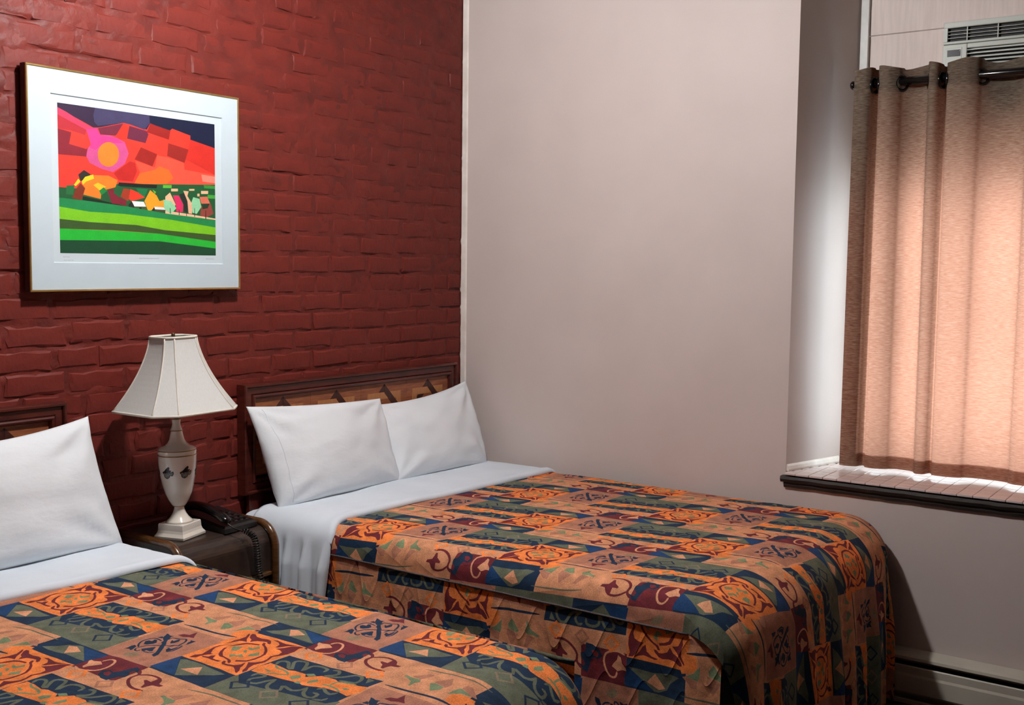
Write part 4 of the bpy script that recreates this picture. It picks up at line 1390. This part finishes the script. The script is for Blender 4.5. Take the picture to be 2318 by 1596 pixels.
shade = None
NS = 14
for k in range(8):
    k2 = (k + 1) % 8
    V = []
    for i in range(NS + 1):
        a, b = Vector(shade_pt(k, i / NS)), Vector(shade_pt(k2, i / NS))
        V += [a, a.lerp(b, 0.5), b]
    F = [(i * 3 + c, i * 3 + c + 1, i * 3 + c + 4, i * 3 + c + 3) for i in range(NS) for c in range(2)]
    o = mesh('shade_panel', V, F, M['shade'], lamp)
    so = o.modifiers.new('thickness', 'SOLIDIFY')
    so.thickness = 0.0014
    tube('shade_rib', [shade_pt(k, i / NS) for i in range(NS + 1)], 0.0026, M['shade_trim'], lamp, 8)
for t_ in (0.0, 1.0):
    lp = []
    for k in range(8):
        a, b = Vector(shade_pt(k, t_)), Vector(shade_pt((k + 1) % 8, t_))
        lp += [tuple(a.lerp(b, q)) for q in (0.0, 0.25, 0.5, 0.75)]
    tube('shade_trim', lp, 0.0042, M['shade_trim'], lamp, 8, True)
for k in (1, 5):
    a = Vector(shade_pt(k, 1.0))
    tube('shade_spider', [(LX, LY, 1.347), tuple(a.lerp(Vector((LX, LY, 1.347)), 0.06))], 0.0015, M['brass'], lamp, 6)

# the lamp leans a degree towards the nearer bed
lamp.location.z += 0.0013
lamp.rotation_euler = Matrix.Rotation(math.radians(1.2), 3, Vector((-0.62, -0.79, 0))).to_euler()

# ================================================================== telephone
ph = thing('telephone', (-1.62, -0.20, NT), 'black corded telephone on the nightstand beside the lamp base', 'telephone')
bm = bmesh.new()
for (h, z) in ((0, 0.7005), ):
    pass
ply = [(-1.700, -0.315), (-1.548, -0.305), (-1.535, -0.085), (-1.685, -0.075)]
bot = [bm.verts.new((x, y, 0.7005)) for x, y in ply]
mid = [bm.verts.new((x, y, 0.716 + (0.012 if y > -0.2 else 0))) for x, y in ply]
cx_, cy_ = -1.617, -0.195
top = [bm.verts.new((cx_ + (x - cx_) * 0.90, cy_ + (y - cy_) * 0.92, 0.723 + (0.018 if y > -0.2 else 0))) for x, y in ply]
for A_, B_ in ((bot, mid), (mid, top)):
    for e in range(4):
        bm.faces.new((A_[e], A_[(e + 1) % 4], B_[(e + 1) % 4], B_[e]))
bm.faces.new(bot[::-1])
bm.faces.new(top)
from_bm('body', bm, M['phone_matt'], ph)
hs = spline([(-1.672, -0.075, 0.752), (-1.675, -0.105, 0.766), (-1.679, -0.16, 0.772), (-1.683, -0.22, 0.769), (-1.688, -0.280, 0.757), (-1.690, -0.318, 0.742)], 5)
rad_h = [0.004 + 0.022 * (math.sin(math.pi * min(1, max(0, (i + 0.6) / (len(hs) + 0.2)))) ** 0.35) * (1.12 - 0.28 * math.sin(math.pi * i / (len(hs) - 1))) for i in range(len(hs))]
tube('handset', [tuple(p) for p in hs], rad_h, M['phone'], ph, 16, False, 0.72)
kp = bmesh.new()
for r_ in range(4):
    for c_ in range(3):
        x_, y_ = -1.628 + c_ * 0.024, -0.280 + r_ * 0.030
        add_box(kp, x_, x_ + 0.016, y_, y_ + 0.018, 0.7235 + (y_ + 0.28) * 0.085, 0.7285 + (y_ + 0.28) * 0.085, 0.002, 1)
from_bm('keypad', kp, M['phone'], ph)
ctrl = spline([(-1.690, -0.316, 0.736), (-1.680, -0.334, 0.722), (-1.662, -0.346, 0.712), (-1.640, -0.362, 0.704), (-1.628, -0.380, 0.682), (-1.622, -0.386, 0.630), (-1.619, -0.386, 0.575), (-1.614, -0.392, 0.540), (-1.610, -0.390, 0.470), (-1.606, -0.390, 0.380)], 24)
ctrl = np.array(ctrl)
seg_l = np.r_[0, np.cumsum(np.linalg.norm(np.diff(ctrl, axis=0), axis=1))]
straight = 0.050
turns_pitch = 0.0088
NH = 620
coil = []
for i in range(NH + 1):
    s_ = seg_l[-1] * i / NH
    p = np.array([np.interp(s_, seg_l, ctrl[:, k]) for k in range(3)])
    s2 = min(seg_l[-1], s_ + 0.002)
    t = np.array([np.interp(s2, seg_l, ctrl[:, k]) for k in range(3)]) - np.array([np.interp(max(0, s_ - 0.002), seg_l, ctrl[:, k]) for k in range(3)])
    t /= np.linalg.norm(t) + 1e-9
    a = np.cross(t, [1.0, 0.05, 0.1])
    a /= np.linalg.norm(a)
    b = np.cross(t, a)
    g = min(1, max(0, (s_ - straight) / 0.02)) * 0.0098
    th = 2 * math.pi * s_ / turns_pitch
    coil.append(tuple(p + g * (a * math.cos(th) + b * math.sin(th))))
tube('coiled_cord', coil, 0.0027, M['phone_matt'], ph, 6)

# ================================================================== curtain and rod
RX, RZ = 0.220, 2.336
rod = thing('curtain_rod', (RX, -2.46, RZ), 'shiny black curtain rod across the window recess', 'curtain rod')
tube('pole', [(RX, -1.766, RZ), (RX, -2.4, RZ), (RX, -3.18, RZ)], 0.0160, M['rod'], rod, 20)
lathe('end_cap', [(0.001, -0.010), (0.012, -0.008), (0.017, -0.002), (0.017, 0.008)], 0, 0, M['rod'], rod, 16)
ec = COL.objects['end_cap']
ec.matrix_parent_inverse = Matrix.Identity(4)
ec.location = (0.0, 0.695, 0.0)
ec.rotation_euler = (math.radians(90), 0, 0)
for y_ in (-1.86, -3.12):
    box('bracket', RX + 0.012, XP + 0.001, y_ - 0.008, y_ + 0.008, RZ - 0.012, RZ + 0.004, M['rod'], rod, 0.002)

plan = [(-1.779, 0.192), (-1.800, 0.184), (-1.826, 0.184), (-1.842, 0.198), (-1.848, 0.226), (-1.857, 0.246), (-1.866, 0.226), (-1.873, 0.196), (-1.893, 0.181), (-1.922, 0.184), (-1.944, 0.204), (-1.958, 0.228), (-1.985, 0.247), (-2.022, 0.250), (-2.046, 0.234), (-2.055, 0.204), (-2.066, 0.184), (-2.084, 0.182), (-2.096, 0.198), (-2.101, 0.224), (-2.109, 0.246), (-2.118, 0.226), (-2.125, 0.197), (-2.150, 0.181), (-2.195, 0.180), (-2.228, 0.198), (-2.246, 0.226), (-2.285, 0.249), (-2.345, 0.253), (-2.392, 0.236), (-2.408, 0.204), (-2.430, 0.183), (-2.470, 0.181), (-2.500, 0.200), (-2.516, 0.228), (-2.550, 0.250), (-2.600, 0.250), (-2.630, 0.226), (-2.645, 0.196), (-2.675, 0.181), (-2.715, 0.184), (-2.740, 0.214), (-2.760, 0.245), (-2.810, 0.250), (-2.850, 0.226), (-2.865, 0.196), (-2.895, 0.181), (-2.940, 0.184), (-2.965, 0.214), (-2.985, 0.245), (-3.040, 0.250), (-3.090, 0.22)]
pl = np.array(spline(plan, 5))
C_TOP, C_BOT = 2.393, 0.833
cur = thing('curtain', (RX, -2.4, C_BOT), 'taupe grommet curtain glowing orange with daylight behind it', 'curtain')


def curtain_sheet(name, z_hi, z_lo, dx, nz=40, kind=0, pl=pl):
    V, F = [], []
    m = len(pl)
    for j in range(nz + 1):
        z = z_hi + (z_lo - z_hi) * j / nz
        q = (C_TOP - z) / (C_TOP - C_BOT)
        amp = 1.0 - 0.22 * q + 0.10 * math.sin(q * 5)
        for i in range(m):
            y, x = pl[i]
            xx = 0.216 + (x - 0.216) * amp + 0.006 * q * math.sin(y * 23 + q * 2) + 0.002 * fbm(y * 9, z * 2.0, 1.0)
            zz = z
            if j == 0 and kind == 0 or (kind == 1 and j == 0):
                zz = z + 0.006 * math.cos(y * 37) - 0.006 * (x > 0.23)
            V.append((xx + dx, y + 0.006 * q * math.sin(y * 11 + 2), zz))
    for j in range(nz):
        for i in range(m - 1):
            F.append((j * m + i, j * m + i + 1, (j + 1) * m + i + 1, (j + 1) * m + i))
    return mesh(name, V, F, M['curtain'], cur, True)


curtain_sheet('fabric', C_TOP, C_BOT, 0.0, 60, 0)
curtain_sheet('header_band', C_TOP, C_TOP - 0.098, 0.0035, 6, 1)
curtain_sheet('side_hem', C_TOP - 0.10, C_BOT + 0.052, 0.0035, 50, 2, pl[:15])
curtain_sheet('hem', C_BOT + 0.052, C_BOT + 0.001, 0.0035, 4, 2)
for (y_, tilt) in ((-1.8485, 12), (-1.8655, -12), (-1.952, 40), (-2.0535, -18), (-2.1015, 12), (-2.1175, -12), (-2.240, 48), (-2.402, -25), (-2.512, 30), (-2.633, -25), (-2.745, 25), (-2.857, -25), (-2.970, 25)):
    th = math.radians(tilt)
    ax1 = Vector((math.cos(th), -math.sin(th), 0))
    ring_ = [tuple(Vector((RX, y_, RZ)) + ax1 * (0.0275 * math.cos(2 * math.pi * k / 24)) + Vector((0, 0, 0.0275 * math.sin(2 * math.pi * k / 24) - 0.007))) for k in range(24)]
    tube('grommet', ring_, 0.0072, M['rod'], cur, 8, True, 0.6)

# ================================================================== air conditioner
acu = thing('air_conditioner', (0.29, -2.36, 2.16), 'pale grey-green window air conditioner above the curtain', 'air conditioner')
AY0, AY1, AZ_0, AZ_1, AFX = -2.68, -2.083, 2.16, 2.552, 0.282
SEAM = 2.4685
box('housing', 0.300, 0.56, AY0, AY1, AZ_0, AZ_1, M['ac'], acu, 0.004)
# upper outlet: frame with an open mouth, dark back, slats and uprights
OY0, OY1, OZ0, OZ1 = -2.62, -2.098, 2.480, 2.530
bm = bmesh.new()
add_box(bm, AFX, 0.300, AY0, AY1, OZ1, AZ_1, 0.003)
add_box(bm, AFX, 0.300, AY0, AY1, SEAM + 0.001, OZ0, 0.003)
add_box(bm, AFX, 0.300, OY1, AY1, OZ0, OZ1)
add_box(bm, AFX, 0.300, AY0, OY0, OZ0, OZ1)
from_bm('outlet_frame', bm, M['ac'], acu)
box('outlet_cavity', 0.2985, 0.301, OY0, OY1, OZ0, OZ1, M['black'], acu)
for k in range(3):
    z_ = OZ1 - (OZ1 - OZ0) * (k + 1) / 4
    box('outlet_slat', AFX + 0.004, AFX + 0.012, OY0, OY1, z_ - 0.0008, z_ + 0.0008, M['ac'], acu)
for k in range(4):
    y_ = OY1 - 0.070 - 0.108 * k
    box('outlet_upright', AFX + 0.003, AFX + 0.013, y_ - 0.0016, y_ + 0.0016, OZ0, OZ1, M['ac'], acu)
# lower front: control window and intake louvres
LY1 = AY1 - 0.088
bm = bmesh.new()
add_box(bm, AFX - 0.003, 0.300, LY1, AY1, AZ_0 + 0.004, SEAM - 0.001, 0.003)
add_box(bm, AFX - 0.003, 0.300, AY0, AY0 + 0.05, AZ_0 + 0.004, SEAM - 0.001, 0.003)
add_box(bm, AFX - 0.003, 0.300, AY0 + 0.05, LY1, SEAM - 0.019, SEAM - 0.001, 0.003)
add_box(bm, AFX - 0.003, 0.300, AY0 + 0.05, LY1, AZ_0 + 0.004, AZ_0 + 0.03, 0.003)
from_bm('front_cover', bm, M['ac'], acu)
box('intake_cavity', 0.2985, 0.301, AY0 + 0.05, LY1, AZ_0 + 0.03, SEAM - 0.019, M['black'], acu)
z_ = SEAM - 0.0255
while z_ > AZ_0 + 0.035:
    lv = [(AY0 + 0.05, z_ - 0.0035), (LY1, z_ - 0.0010), (LY1, z_ + 0.0010), (LY1 - 0.03, z_ + 0.0035), (AY0 + 0.05, z_ + 0.0035)]
    prism('louvre', lv, 0, AFX - 0.001, AFX + 0.012, M['ac'], acu)
    z_ -= 0.0140
box('control_panel', AFX - 0.0045, AFX - 0.002, AY1 - 0.070, AY1 - 0.014, SEAM - 0.120, SEAM - 0.0135, M['ac'], acu, 0.001, 1)
box('display', AFX - 0.0055, AFX - 0.004, AY1 - 0.066, AY1 - 0.018, SEAM - 0.046, SEAM - 0.0215, M['screen'], acu, 0.0006, 1)
box('indicator_mark', AFX - 0.0058, AFX - 0.0054, AY1 - 0.0638, AY1 - 0.0622, SEAM - 0.0275, SEAM - 0.0250, M['strip'], acu)

# ================================================================== baseboard heater
HY0, HY1 = -4.4, -0.95
ht = thing('baseboard_heater', (-0.03, -2.6, 0.0), 'cream metal baseboard heater with a black slot, along the white wall under the window', 'heater')
prism('back_plate', [(-0.002, 0.02), (-0.006, 0.02), (-0.006, 0.212), (-0.002, 0.212)], 1, HY0, HY1, M['heater'], ht)
COL.objects['back_plate']  # profile is in x, z
prism('top_cover', [(-0.006, 0.213), (-0.050, 0.203), (-0.060, 0.196), (-0.062, 0.186), (-0.059, 0.186), (-0.056, 0.194), (-0.048, 0.200), (-0.006, 0.209)], 1, HY0, HY1, M['heater'], ht)
prism('front_panel', [(-0.058, 0.163), (-0.062, 0.165), (-0.065, 0.161), (-0.064, 0.135), (-0.068, 0.126), (-0.068, 0.066), (-0.062, 0.058), (-0.058, 0.060), (-0.064, 0.068), (-0.064, 0.124), (-0.060, 0.134)], 1, HY0, HY1, M['heater'], ht)
prism('bottom_rail', [(-0.006, 0.020), (-0.066, 0.020), (-0.066, 0.036), (-0.062, 0.038), (-0.060, 0.024), (-0.006, 0.024)], 1, HY0, HY1, M['heater'], ht)
box('heating_element', -0.052, -0.010, HY0 + 0.02, HY1 - 0.02, 0.075, 0.160, M['black'], ht)
for ya, yb in ((HY0 - 0.012, HY0), (HY1, HY1 + 0.012)):
    box('end_cap', -0.069, -0.001, ya, yb, 0.0, 0.214, M['heater'], ht, 0.003)

# ================================================================== ceiling lamp (above the picture, the light of the room)
cl = thing('ceiling_lamp', (LAMP_LOC[0], LAMP_LOC[1], ZC), 'round opal glass ceiling lamp hanging over the beds, above the picture', 'lamp')
lathe('canopy', [(0.060, ZC - 0.025), (0.065, ZC - 0.02), (0.065, ZC - 0.001)], LAMP_LOC[0], LAMP_LOC[1], M['brass'], cl, 24)
lathe('stem', [(0.008, LAMP_LOC[2] + 0.06), (0.008, ZC - 0.02)], LAMP_LOC[0], LAMP_LOC[1], M['brass'], cl, 10)
lathe('globe', [(0.06 * math.sin(math.pi * (k + 0.15) / 14.3), LAMP_LOC[2] - 0.06 * math.cos(math.pi * (k + 0.15) / 14.3)) for k in range(15)], LAMP_LOC[0], LAMP_LOC[1], M['lamp_glass'], cl, 24)
